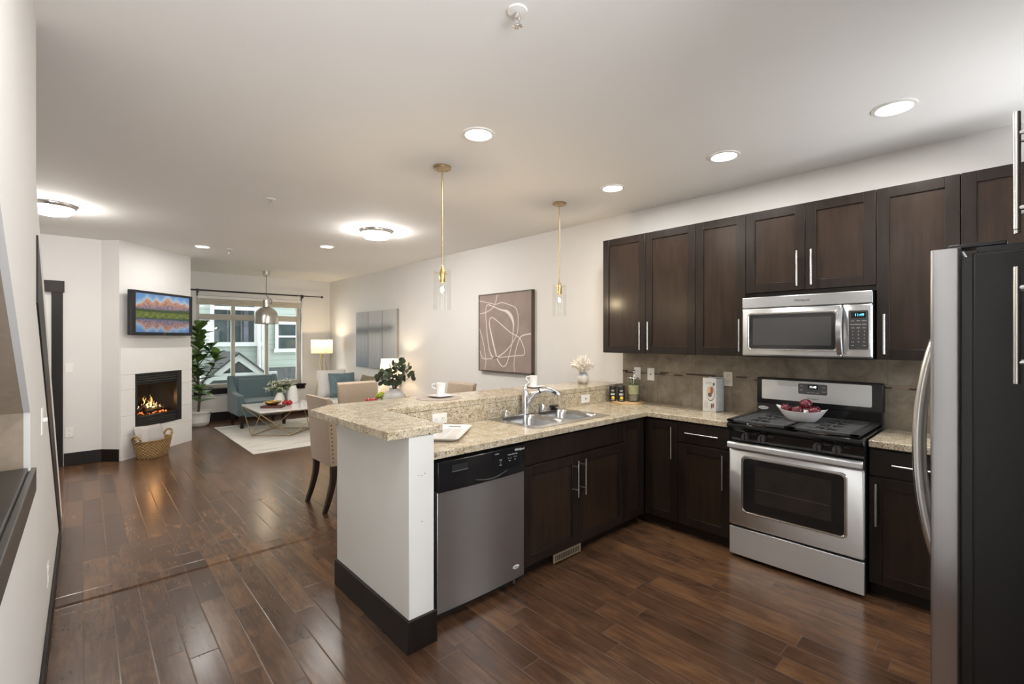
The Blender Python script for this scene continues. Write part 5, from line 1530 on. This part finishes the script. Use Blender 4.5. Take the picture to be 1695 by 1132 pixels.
# basket and its cushion
bk = thing('wicker_basket', 'oval woven basket with handles in front of the fireplace', 'basket', (0.66, 7.56, 0), math.radians(45))
MB().lathe([(0.19, 0.0), (0.20, 0.012), (0.215, 0.08), (0.238, 0.175), (0.245, 0.215), (0.252, 0.222), (0.245, 0.230), (0.232, 0.222), (0.225, 0.18), (0.19, 0.02)], n=48, sy=0.66).build('weave', 'wicker', bk)
for s_ in (-1, 1):
    pts = spline([(s_ * 0.235, -0.055, 0.215), (s_ * 0.262, -0.045, 0.275), (s_ * 0.272, 0.0, 0.300), (s_ * 0.262, 0.045, 0.275), (s_ * 0.235, 0.055, 0.215)], 5)
    MB().tube(pts, 0.013, 8).build('handle', 'wicker', bk)
def cushion(name, label, cat, mat, w, h, th, loc, rot, group=None, fringe=None):
    m = MB()
    n_ = 12
    grid = {}
    for side in (1, -1):
        for i in range(n_ + 1):
            for j in range(n_ + 1):
                u, v = i / n_ * 2 - 1, j / n_ * 2 - 1
                pin = 1 - 0.06 * (1 - abs(u)) * 1.0 * (abs(v) ** 3)
                pin2 = 1 - 0.06 * (1 - abs(v)) * (abs(u) ** 3)
                d = (max(0, 1 - u ** 4) * max(0, 1 - v ** 4)) ** 0.5
                edge = (abs(u) == 1 or abs(v) == 1)
                if edge and side == -1:
                    grid[(side, i, j)] = grid[(1, i, j)]
                else:
                    grid[(side, i, j)] = m.bm.verts.new((w / 2 * u * pin2, side * th / 2 * d, h / 2 * v * pin + h / 2))
        for i in range(n_):
            for j in range(n_):
                q = [grid[(side, i, j)], grid[(side, i + 1, j)], grid[(side, i + 1, j + 1)], grid[(side, i, j + 1)]]
                m.bm.faces.new(q)
    o = m.build(name, mat, None, loc=loc)
    o.rotation_euler = rot
    tag(o, label, cat, group)
    return o
cushion('cushion', 'pale grey cushion lying in the woven basket', 'cushion', 'pillow_gray', 0.42, 0.27, 0.14, (0.650, 7.57, 0.135), (math.radians(-18), math.radians(4), math.radians(45)))

# ------------------------------------------------------------------ rubber plant in white pot
rp = thing('rubber_plant', 'tall rubber plant with glossy leaves in white ribbed pot', 'potted plant', (1.47, 9.66, 0))
MB().lathe([(0.125, 0), (0.150, 0.02), (0.165, 0.07), (0.163, 0.075), (0.172, 0.12), (0.170, 0.125), (0.178, 0.17), (0.176, 0.175), (0.186, 0.225), (0.195, 0.235), (0.195, 0.262), (0.180, 0.262), (0.172, 0.235)], n=40).build('pot', 'glaze_white', rp)
MB().lathe([(0.172, 0.225), (0.172, 0.232), (0.001, 0.236)], n=24).build('soil', 'soil', rp)
trunk = spline([(0, 0, 0.22), (0.02, 0.01, 0.55), (-0.015, 0.0, 0.95), (0.01, -0.01, 1.35), (0.0, 0, 1.72)], 8)
br1 = spline([(0.012, 0.005, 0.62), (0.10, -0.03, 0.82), (0.21, -0.06, 1.03), (0.27, -0.06, 1.22)], 6)
br2 = spline([(-0.01, 0, 0.72), (-0.10, -0.05, 0.90), (-0.13, -0.08, 1.10)], 6)
br3 = spline([(0.0, 0, 1.05), (0.12, -0.02, 1.22), (0.20, -0.03, 1.40)], 6)
m = MB(); m.tube(trunk, [0.021 - 0.013 * i / len(trunk) for i in range(len(trunk))], 8)
for b_ in (br1, br2, br3): m.tube(b_, [0.011 - 0.006 * i / len(b_) for i in range(len(b_))], 6)
m.build('stem', 'bark', rp)
def leaf(mb, p, az, el, L, W, fold=0.25, droop=0.25):
    d = Vector((math.cos(az) * math.cos(el), math.sin(az) * math.cos(el), math.sin(el)))
    side = Vector((-math.sin(az), math.cos(az), 0)); up = side.cross(d) * -1
    if up.z < 0: up = -up
    rows = []
    n_ = 6
    for k in range(n_ + 1):
        t = k / n_
        c = Vector(p) + d * (L * t) - Vector((0, 0, 1)) * (droop * L * t * t)
        w = W * math.sin(PI * min(1, t * 0.94 + 0.05)) ** 0.8
        rows.append([c + side * w + up * (w * fold), c, c - side * w + up * (w * fold)])
    vs = [[mb.bm.verts.new(q) for q in r_] for r_ in rows]
    lo = [[mb.bm.verts.new(q - up * 0.0012) for q in r_] for r_ in rows]
    for k in range(n_):
        for j in range(2):
            mb.bm.faces.new((vs[k][j], vs[k][j + 1], vs[k + 1][j + 1], vs[k + 1][j]))
            mb.bm.faces.new((lo[k][j + 1], lo[k][j], lo[k + 1][j], lo[k + 1][j + 1]))
rnd = random.Random(11)
m = MB()
def foliage(path, i0, count, L, W, el0=0.5, spread=2.4):
    n_ = len(path)
    for k in range(count):
        t = i0 + (1 - i0) * k / max(1, count - 1)
        p = path[min(n_ - 1, int(t * (n_ - 1)))]
        leaf(m, p, k * spread + rnd.uniform(-.4, .4), el0 + 0.5 * t + rnd.uniform(-.25, .25), L * rnd.uniform(0.8, 1.1), W * rnd.uniform(0.85, 1.1), 0.25, rnd.uniform(0.05, 0.4))
foliage(trunk, 0.17, 46, 0.265, 0.082, 0.25)
foliage(br1, 0.35, 15, 0.235, 0.072, 0.25); foliage(br2, 0.45, 9, 0.22, 0.07, 0.25); foliage(br3, 0.4, 9, 0.22, 0.07, 0.25)
m.build('foliage', 'rubber_leaf', rp)

# ------------------------------------------------------------------ curtain rod, blind, dome pendant
cr = thing('curtain_rod', 'black curtain rod mounted above the window', 'curtain rod', (2.59, YF - 0.08, 2.385))
MB().tube([(-1.55, 0, 0), (0.62, 0, 0)], 0.014, 12).build('outer_tube', 'black_metal', cr)
MB().tube([(0.62, 0, 0), (1.10, 0, 0)], 0.011, 12).build('inner_tube', 'black_metal', cr)
for x in (-1.575, 1.115): MB().ball((x, 0, 0), 0.024, 12).build('finial', 'black_metal', cr)
for x in (-1.08, 0.72):
    m = MB().box(x - 0.010, x + 0.010, -0.006, 0.0795, -0.016, -0.004); m.box(x - 0.012, x + 0.012, 0.074, 0.0798, -0.10, 0.03); m.box(x - 0.012, x + 0.012, -0.02, 0.02, -0.05, 0.02); m.build('bracket', 'black_metal', cr, 0.001)
bl = thing('roller_blind', 'rolled beige window blind at the top of the window', 'blind', (2.415, YF + 0.04, 2.30))
MB().box(-0.90, 0.90, -0.03, 0.03, -0.055, -0.004).build('headrail', 'white_trim', bl, 0.003)
m = MB()
for k in range(5): m.loft([[(x, 0.004 - 0.016 * math.sin(PI * j / 6) - 0.002 * k, -0.055 - 0.022 * k - 0.022 * j / 6) for j in range(7)] + [(x, 0.014, -0.055 - 0.022 * k - 0.022), (x, 0.014, -0.055 - 0.022 * k)] for x in (-0.895, 0.895)])
m.build('folds', 'blind', bl)
MB().tube([(0.86, -0.035, -0.05), (0.87, -0.04, -1.3)], 0.003, 6).build('cord', 'white_plastic', bl)
MB().lathe([(0.002, 0.0), (0.008, -0.01), (0.009, -0.04), (0.002, -0.05)], 0.87, -0.04, -1.3, 10).build('cord_tassel', 'clear_glass', bl)
dp = thing('dome_pendant', 'brushed nickel dome pendant lamp hanging in front of window', 'pendant light', (2.424, 9.176, H))
MB().lathe([(0.060, -0.0005), (0.060, -0.075), (0.055, -0.080), (0.001, -0.081)], n=28).build('canopy', 'nickel', dp, 0.001)
MB().tube(spline([(0, 0, -0.07), (-0.004, 0, -0.30), (0.01, 0, -0.44), (0.085, 0, -0.52), (0.075, 0, -0.575), (0.03, 0, -0.575)], 8), 0.006, 8).build('cord', 'knob_gray', dp)
MB().lathe([(0.058, -0.515), (0.058, -0.625), (0.066, -0.630), (0.066, -0.642), (0.05, -0.645)], n=32).build('neck', 'nickel', dp, 0.001)
MB().lathe([(0.060, -0.642), (0.105, -0.662), (0.150, -0.700), (0.180, -0.760), (0.192, -0.830), (0.195, -0.925), (0.206, -0.938), (0.206, -0.944), (0.192, -0.930), (0.188, -0.83), (0.176, -0.765), (0.147, -0.706), (0.103, -0.668), (0.058, -0.648)], n=48, cap0=False, cap1=False).build('dome_shade', 'nickel', dp)
MB().lathe([(0.012, -0.66), (0.03, -0.72), (0.04, -0.78), (0.028, -0.82), (0.001, -0.835)], n=20).build('bulb', 'bulb_glow', dp)
lamp('POINT', 'dome_lamp', (0, 0, -0.87), DOME_W, (1.0, 0.82, 0.58), dp, 0.04)

# ------------------------------------------------------------------ rug, coffee table and what it holds
rug = MB().box(1.63, 4.0 - 0.75, 6.76, 9.24, 0.0, 0.010).build('area_rug', 'rug_weave', None, 0.003)
tag(rug, 'cream and beige rug under the coffee table on dark floor', 'rug')
RZ = 0.0103
ct = thing('coffee_table', 'white marble coffee table on an angular brass wire base', 'coffee table', (2.345, 7.96, RZ))
TO = (2.345, 7.96, RZ)
MB().box(1.872, 2.82, 7.425, 8.495, 0.428, 0.450).build('tabletop', 'marble', ct, 0.003, offset=TO)
m = MB(); a, b, c, d = 1.885, 2.807, 7.438, 8.482
q = 0.007
m.box(a - q, b + q, c - q, c + q, 0.412, 0.428); m.box(a - q, b + q, d - q, d + q, 0.412, 0.428); m.box(a - q, a + q, c + q, d - q, 0.412, 0.428); m.box(b - q, b + q, c + q, d - q, 0.412, 0.428)
m.build('top_frame', 'brass', ct, offset=TO)
F = [(1.895, 8.0), (2.385, 7.635), (2.80, 8.06), (2.335, 8.49)]
F = [(2.345 + (x - 2.345) * 0.985, 7.96 + (y - 7.96) * 0.97) for x, y in F]
fz_ = RZ + 0.009
m = MB()
for k in range(4): m.cyl((*F[k], fz_), (*F[(k + 1) % 4], fz_), 0.007, 8)
m.build('floor_ring', 'brass', ct, offset=TO)
cor = [(a, d), (a, c), (b, c), (b, d)]
for k in range(4):
    MB().cyl((*cor[k], 0.414), (*F[k], fz_), 0.007, 8).build('leg', 'brass', ct, offset=TO)
    MB().cyl((*cor[(k + 1) % 4], 0.414), (*F[k], fz_), 0.007, 8).build('leg', 'brass', ct, offset=TO)
TZ_ = 0.4502
bkk = thing('book', 'dark red book lying on coffee table under the gold bowl', 'book', (2.15, 7.80, TZ_), math.radians(-38))
MB().box(-0.15, 0.15, -0.10, 0.10, 0, 0.004).build('cover', 'book_brown', bkk); MB().box(-0.15, 0.15, -0.10, 0.10, 0.030, 0.034).build('cover', 'book_brown', bkk)
MB().box(-0.145, 0.145, -0.094, 0.1, 0.0042, 0.0298).build('pages', 'book_brown', bkk)
gb = MB().lathe([(0.05, 0), (0.055, 0.005), (0.10, 0.025), (0.128, 0.052), (0.130, 0.056), (0.124, 0.054), (0.095, 0.030), (0.05, 0.010)], n=36).build('gold_bowl', 'gold', None, loc=(2.155, 7.83, TZ_ + 0.0343))
tag(gb, 'shallow gold bowl resting on the book on coffee table', 'bowl')
for k, (x, y, z, lab) in enumerate(((2.125, 7.84, 0.04, 'gold ball at left in the gold bowl'), (2.185, 7.80, 0.04, 'gold ball at right in the gold bowl'))):
    o = MB().ball((0, 0, 0.024), 0.024, 14).build('gold_ball', 'gold', None, loc=(x, y, TZ_ + 0.0343 + 0.012)); tag(o, lab, 'ornament', 'gold balls in the bowl')
for k, (x, y, r_, lab) in enumerate(((2.36, 7.93, 0.036, 'red fruit ornament on coffee table, left beside the gold bowl'), (2.43, 7.90, 0.038, 'red fruit ornament on coffee table, right one near frosted vase'), (2.41, 7.99, 0.036, 'red fruit ornament on coffee table, back one behind the others'))):
    t = thing('pomegranate', lab, 'ornament', (x, y, TZ_), k * 1.3, 'red fruit ornaments on the coffee table')
    MB().ball((0, 0, r_), r_, 16, (1.05, 1, 1)).build('fruit', 'red_fruit', t)
    m = MB()
    for j in range(5):
        a_ = j * 1.2566; m.tube([(0.006 * math.cos(a_), 0.006 * math.sin(a_), 2 * r_ - 0.003), (0.013 * math.cos(a_), 0.013 * math.sin(a_), 2 * r_ + 0.012)], [0.005, 0.001], 6)
    m.build('crown', 'red_fruit', t)
fv = thing('flower_vase', 'white vase of loose small white flowers on coffee table', 'vase', (2.40, 8.32, TZ_))
MB().lathe([(0.06, 0), (0.075, 0.01), (0.082, 0.05), (0.066, 0.11), (0.042, 0.155), (0.040, 0.17), (0.034, 0.17), (0.034, 0.15)], n=28).build('vase_body', 'glaze_white', fv)
rnd = random.Random(21)
ms, mf = MB(), MB()
for k in range(44):
    a_ = rnd.uniform(0, 2 * PI); s_ = rnd.uniform(0.03, 0.27) * (1.0 if k % 5 else 1.25); hh = rnd.uniform(0.24, 0.38) - 0.30 * max(0, s_ - 0.12)
    p2 = Vector((s_ * math.cos(a_), s_ * math.sin(a_), hh)); p1 = Vector((s_ * .35 * math.cos(a_), s_ * .35 * math.sin(a_), 0.17 + (hh - .17) * .6))
    ms.tube(spline([(0.01 * math.cos(a_), 0.01 * math.sin(a_), 0.14), p1, p2], 4), 0.0022, 4)
    for j in range(5):
        b_ = p1.lerp(p2, 0.25 + 0.17 * j); leaf(ms, b_, rnd.uniform(0, 6.28), rnd.uniform(0, .8), 0.05, 0.010)
    for j in range(4): mf.ball(p2 + Vector((rnd.uniform(-.028, .028), rnd.uniform(-.028, .028), rnd.uniform(-.02, .02))), rnd.uniform(0.005, 0.010), 6)
ms.build('stems', 'sprig_green', fv); mf.build('blossoms', 'flower_white', fv)
o = MB().lathe([(0.062, 0), (0.074, 0.01), (0.080, 0.06), (0.079, 0.14), (0.072, 0.20), (0.055, 0.25), (0.036, 0.275), (0.030, 0.275), (0.05, 0.245)], n=32).build('frosted_vase', 'frosted_glass', None, loc=(2.56, 8.16, TZ_))
tag(o, 'tall pale frosted vase with domed top on coffee table', 'vase')
o = MB().lathe([(0.05, 0), (0.066, 0.02), (0.07, 0.12), (0.06, 0.21), (0.035, 0.235), (0.028, 0.235), (0.05, 0.2)], n=32).build('grey_vase', 'vase_gray', None, loc=(2.588, 8.385, TZ_))
tag(o, 'plain grey vase behind flowers at the back of coffee table', 'vase')

# ------------------------------------------------------------------ armchair
ac = thing('armchair', 'teal upholstered armchair with dark legs in front of window', 'armchair', (2.28, 9.15, 0))
# local: faces -Y
W2 = 0.40
def armprof(): return [(-0.40, 0.22), (0.36, 0.22), (0.40, 0.84), (0.31, 0.86), (0.26, 0.72), (0.16, 0.61), (0.02, 0.575), (-0.36, 0.565), (-0.40, 0.55)]
for s_ in (-1, 1):
    x0, x1 = (s_ * W2, s_ * (W2 - 0.095))
    m = MB().prism(armprof(), 0, min(x0, x1), max(x0, x1)); m.build('arm', 'teal_fabric', ac, 0.018, 3)
m = MB().hexa([(-0.31, 0.19, 0.24), (0.31, 0.19, 0.24), (0.31, 0.37, 0.24), (-0.31, 0.37, 0.24)], [(-0.31, 0.26, 0.845), (0.31, 0.26, 0.845), (0.31, 0.385, 0.845), (-0.31, 0.385, 0.845)]); m.build('back', 'teal_fabric', ac, 0.02, 3)
m = MB().hexa([(-0.27, 0.15, 0.44), (0.27, 0.15, 0.44), (0.27, 0.20, 0.44), (-0.27, 0.20, 0.44)], [(-0.27, 0.225, 0.80), (0.27, 0.225, 0.80), (0.27, 0.27, 0.80), (-0.27, 0.27, 0.80)]); m.build('back_cushion', 'teal_fabric', ac, 0.025, 3)
MB().box(-0.30, 0.30, -0.375, 0.19, 0.19, 0.35).build('seat_base', 'teal_fabric', ac, 0.01)
MB().box(-0.30, 0.30, -0.405, 0.19, 0.352, 0.455).build('seat_cushion', 'teal_fabric', ac, 0.03, 4)
for (x, y) in ((-0.33, -0.34), (0.33, -0.34), (-0.33, 0.31), (0.33, 0.31)):
    zb_ = RZ if y < 0 else RZ
    m = MB().hexa([(x - .022, y - .022, zb_), (x + .022, y - .022, zb_), (x + .022, y + .022, zb_), (x - .022, y + .022, zb_)], [(x - .038, y - .038, 0.225), (x + .038, y - .038, 0.225), (x + .038, y + .038, 0.225), (x - .038, y + .038, 0.225)]); m.build('leg', 'leg_dark', ac, 0.003)

# ------------------------------------------------------------------ sofa, cushions, lamps on the right side
so = thing('sofa', 'long white sofa along the right wall under the misty canvases', 'sofa', (3.48, 7.85, 0), RX)
# local: faces -Y (world -X); x runs towards the viewer
MB().box(-0.90, 0.90, -0.36, 0.36, 0.12, 0.30).build('base', 'sofa_white', so, 0.02, 3)
for (a, b) in ((-0.79, -0.005), (0.005, 0.79)): MB().box(a, b, -0.38, 0.20, 0.30, 0.45).build('seat_cushion', 'sofa_white', so, 0.035, 4)
MB().hexa([(-0.80, 0.20, 0.30), (0.80, 0.20, 0.30), (0.80, 0.39, 0.30), (-0.80, 0.39, 0.30)], [(-0.80, 0.27, 0.78), (0.80, 0.27, 0.78), (0.80, 0.39, 0.78), (-0.80, 0.39, 0.78)]).build('back', 'sofa_white', so, 0.04, 4)
MB().box(-0.90, -0.80, -0.20, 0.38, 0.12, 0.60).build('arm', 'sofa_white', so, 0.04, 4)
m = MB().loft([[(x, y, z) for y, z in [(0.39, 0.12), (-0.36, 0.12), (-0.36, 0.55)] + [(0.12 - 0.20 * math.cos(a_) if False else 0.19 + 0.20 * math.cos(a_), 0.62 + 0.20 * math.sin(a_)) for a_ in [PI - k * PI / 8 for k in range(9)]]] for x in (0.80, 0.90)]); m.build('arm', 'sofa_white', so, 0.02, 3)
for (x, y) in ((-0.82, -0.30), (0.82, -0.30), (-0.82, 0.31), (0.82, 0.31)):
    MB().tube([(x, y, 0.0103 if y < 0 else 0.0005), (x, y, 0.125)], [0.014, 0.022], 10).build('leg', 'leg_dark', so)
cushion('cushion', 'large white fringed cushion behind the blue velvet one on sofa', 'cushion', 'sofa_white', 0.52, 0.50, 0.15, (3.36, 8.51, 0.455), (math.radians(-14), 0, math.radians(-8)))
cushion('cushion', 'blue velvet square cushion at the far end of white sofa', 'cushion', 'blue_velvet', 0.47, 0.45, 0.14, (3.47, 8.31, 0.455), (math.radians(-16), 0, math.radians(-6)))
cushion('cushion', 'dark gold cushion peeking above the middle chair on sofa', 'cushion', 'pillow_gold', 0.42, 0.42, 0.13, (3.60, 7.72, 0.456), (math.radians(-15), math.radians(3), math.radians(-75)))
fl = thing('floor_lamp', 'brass tripod floor lamp with white drum shade in the corner', 'floor lamp', (3.50, 9.42, 0))
MB().lathe([(0.198, 1.222), (0.200, 1.222), (0.200, 1.494), (0.198, 1.494)], n=48, cap0=False, cap1=False).build('shade', 'lamp_shade', fl)
MB().lathe([(0.02, 1.18), (0.035, 1.19), (0.035, 1.215), (0.015, 1.22), (0.012, 1.30)], n=16).build('hub', 'brass', fl)
MB().lathe([(0.012, 1.30), (0.028, 1.34), (0.030, 1.38), (0.018, 1.41), (0.001, 1.415)], n=16).build('bulb', 'bulb_glow', fl)
for k, a_ in enumerate((3.72, -0.35, 1.25)):
    MB().cyl((0.025 * math.cos(a_), 0.025 * math.sin(a_), 1.20), (0.28 * math.cos(a_), 0.28 * math.sin(a_), 0.004), 0.010, 10).build('leg', 'brass', fl)
m = MB()
for k in range(3):
    a_ = 2 * PI * k / 3; m.tube([(0.015 * math.cos(a_), 0.015 * math.sin(a_), 1.235), (0.198 * math.cos(a_), 0.198 * math.sin(a_), 1.235)], 0.002, 5)
m.build('shade_spider', 'brass', fl)
lamp('POINT', 'floor_lamp_light', (0, 0, 1.42), FLOOR_LAMP_W, (1.0, 0.76, 0.45), fl, 0.03)
stb = thing('side_table', 'small light wooden side table under the white table lamp', 'side table', (3.56, 6.68, 0))
MB().box(-0.20, 0.20, -0.20, 0.20, 0.585, 0.61).build('tabletop', 'cutting_wood', stb, 0.003)
for sx_ in (-1, 1):
    for sy_ in (-1, 1): MB().box(sx_ * 0.17 - 0.015, sx_ * 0.17 + 0.015, sy_ * 0.17 - 0.015, sy_ * 0.17 + 0.015, 0, 0.585).build('leg', 'cutting_wood', stb)
tl = thing('table_lamp', 'white table lamp with bright tapered shade and stacked ring base', 'table lamp', (3.56, 6.68, 0.6102))
prof = [(0.062, 0), (0.064, 0.01)]
for k in range(5):
    z = 0.012 + 0.056 * k; prof += [(0.035, z), (0.060, z + 0.012), (0.066, z + 0.028), (0.060, z + 0.044), (0.035, z + 0.055)]
prof += [(0.012, 0.30), (0.012, 0.34)]
MB().lathe(prof, n=32).build('base', 'white_ceramic', tl)
MB().lathe([(0.183, 0.318), (0.185, 0.318), (0.160, 0.585), (0.158, 0.585)], n=40, cap0=False, cap1=False).build('shade', 'lamp_shade', tl)
MB().lathe([(0.012, 0.34), (0.028, 0.38), (0.030, 0.42), (0.001, 0.45)], n=16).build('bulb', 'bulb_glow', tl)
lamp('POINT', 'table_lamp_light', (0, 0, 0.47), TABLE_LAMP_W, (1.0, 0.80, 0.55), tl, 0.03)

# ------------------------------------------------------------------ dining table, chairs, vase
dt = thing('dining_table', 'dark dining table hidden behind the bar between beige chairs', 'dining table', (2.47, 4.49, 0))
MB().box(-0.52, 0.50, -0.52, 0.50, 0.715, 0.75).build('tabletop', 'table_wood', dt, 0.004)
MB().box(-0.42, 0.40, -0.42, 0.40, 0.64, 0.715).build('apron', 'table_wood', dt)
for sx_ in (-0.40, 0.38):
    for sy_ in (-0.40, 0.38): MB().box(sx_ - 0.032, sx_ + 0.032, sy_ - 0.032, sy_ + 0.032, 0, 0.66).build('leg', 'table_wood', dt, 0.003)
ch = thing('dining_chair', 'beige nailhead dining chair at the near left end of bar, seen from behind', 'chair', (1.82, 4.28, 0), 0, 'beige dining chairs')
# local: faces +X, back at -X
rings = []
for z, xb, th in ((0.395, -0.245, 0.075), (0.50, -0.252, 0.078), (0.70, -0.262, 0.076), (0.90, -0.280, 0.070), (0.965, -0.287, 0.062), (0.985, -0.288, 0.035)):
    hw = 0.228 + 0.022 * (z - 0.39) / 0.6
    rings.append([(a, b, z) for a, b in rrect(xb, xb + th, -hw, hw, 0.012 if th > 0.05 else 0.01, 3)])
MB().loft(rings).build('back', 'linen_beige', ch, 0, subd=0)
MB().box(-0.17, 0.245, -0.235, 0.235, 0.385, 0.47).build('seat', 'linen_beige', ch, 0.022, 3)
for sy_ in (-1, 1):
    m = MB()
    for k in range(15):
        z = 0.43 + 0.036 * k
        xb = -0.245 - 0.042 * max(0, (z - 0.4) / 0.57) ** 1.2
        hw = 0.228 + 0.022 * (z - 0.39) / 0.6
        m.ball((xb + 0.028, sy_ * (hw + 0.0005), z), 0.0065, 8, (1, 0.5, 1))
    m.build('nailheads', 'nail_bronze', ch)
for sy_ in (-1, 1):
    P = spline([(-0.205, sy_ * 0.205, 0.39), (-0.212, sy_ * 0.207, 0.26), (-0.245, sy_ * 0.21, 0.12), (-0.285, sy_ * 0.212, 0.0)], 5)
    m = MB(); wv = [0.026 - 0.008 * i / (len(P) - 1) for i in range(len(P))]
    m.loft([[(p.x - w_, p.y - w_, p.z), (p.x + w_, p.y - w_, p.z), (p.x + w_, p.y + w_, p.z), (p.x - w_, p.y + w_, p.z)] for p, w_ in zip(P, wv)]); m.build('leg', 'leg_dark', ch, 0.003)
    m = MB().hexa([(0.195, sy_ * 0.20 - .016, 0), (0.227, sy_ * 0.20 - .016, 0), (0.227, sy_ * 0.20 + .016, 0), (0.195, sy_ * 0.20 + .016, 0)], [(0.185, sy_ * 0.20 - .024, 0.388), (0.235, sy_ * 0.20 - .024, 0.388), (0.235, sy_ * 0.20 + .024, 0.388), (0.185, sy_ * 0.20 + .024, 0.388)]); m.build('leg', 'leg_dark', ch, 0.002)
dup(ch, (2.457, 5.21, 0), -PI / 2, 'beige nailhead dining chair behind the bar, in front of blue cushion')
dup(ch, (3.085, 4.535, 0), PI, 'beige nailhead dining chair at far right, peeking behind white cup')
ev = thing('eucalyptus_vase', 'round grey-white vase with leafy dark eucalyptus on dining table', 'vase', (2.56, 4.74, 0.7502))
MB().lathe([(0.06, 0), (0.085, 0.008), (0.118, 0.05), (0.127, 0.095), (0.115, 0.14), (0.08, 0.172), (0.058, 0.182), (0.056, 0.20), (0.048, 0.20), (0.048, 0.18)], n=40).build('vase_body', 'vase_gray', ev)
rnd = random.Random(9)
ms, mlv = MB(), MB()
cdir = Vector((0.7376, -0.675, 0))
for k in range(17):
    off = -0.15 + 0.30 * (k / 16) + rnd.uniform(-.02, .02)
    dep = rnd.uniform(-0.09, 0.09); hh = 0.49 - abs(off + 0.0) * 0.55 + rnd.uniform(-0.07, 0.03) + (0.03 if off > 0 else 0)
    tip = cdir * (off * 1.25 + 0.02) + Vector((0.675, 0.7376, 0)) * dep + Vector((0, 0, hh))
    pth = spline([(0, 0, 0.15), Vector((tip.x * .25, tip.y * .25, 0.26)), Vector((tip.x * .75, tip.y * .75, hh * .8)), tip], 5)
    ms.tube(pth, 0.0028, 5)
    for j in range(6, len(pth)):
        if rnd.random() < 0.6:
            p = pth[j]; az_l = rnd.uniform(0, 6.28); el = rnd.uniform(-0.3, 0.9); r_ = rnd.uniform(0.026, 0.038)
            nrm_ = Vector((math.cos(az_l) * math.cos(el), math.sin(az_l) * math.cos(el), math.sin(el)))
            u_ = nrm_.orthogonal().normalized(); v_ = nrm_.cross(u_)
            c_ = p + u_ * (r_ * 1.1)
            top = [c_ + u_ * (r_ * math.cos(2 * PI * q / 10)) + v_ * (r_ * 0.85 * math.sin(2 * PI * q / 10)) for q in range(10)]
            mlv.hexa([q - nrm_ * 0.0006 for q in top], [q + nrm_ * 0.0006 for q in top])
ms.build('stems', 'bark', ev); mlv.build('leaves', 'eucalyptus', ev)
mp = thing('moss_pot', 'small white pot of bright yellow-green moss on dining table', 'potted plant', (2.495, 4.925, 0.7502))
MB().lathe([(0.034, 0), (0.038, 0.006), (0.044, 0.078), (0.040, 0.078), (0.036, 0.06)], n=24).build('pot', 'glaze_white', mp)
m = MB(); rnd = random.Random(2)
for k in range(40):
    a_ = rnd.uniform(0, 6.28); e_l = rnd.uniform(0, 1.5); r_ = 0.042
    m.ball((r_ * math.cos(a_) * math.cos(e_l) * 1.15, r_ * math.sin(a_) * math.cos(e_l) * 1.15, 0.082 + r_ * math.sin(e_l) * 1.3), rnd.uniform(0.014, 0.020), 6)
m.build('moss', 'moss', mp)
o = MB().lathe([(0.035, 0), (0.04, 0.004), (0.068, 0.045), (0.066, 0.046), (0.038, 0.01)], n=28).build('fruit_dish', 'white_ceramic', None, loc=(2.285, 4.74, 0.7502))
tag(o, 'small white dish of red fruit on dining table behind bar', 'dish')
for k, (x, y) in enumerate(((2.262, 4.755), (2.31, 4.722))):
    o = MB().ball((0, 0, 0.034), 0.034, 14, (1, 1, 0.95)).build('red_fruit', 'red_fruit', None, loc=(x, y, 0.7502 + 0.034 + 0.018)); tag(o, ('left' if k == 0 else 'right') + ' red fruit in the small white dish on dining table', 'fruit', 'red fruit in the white dish')
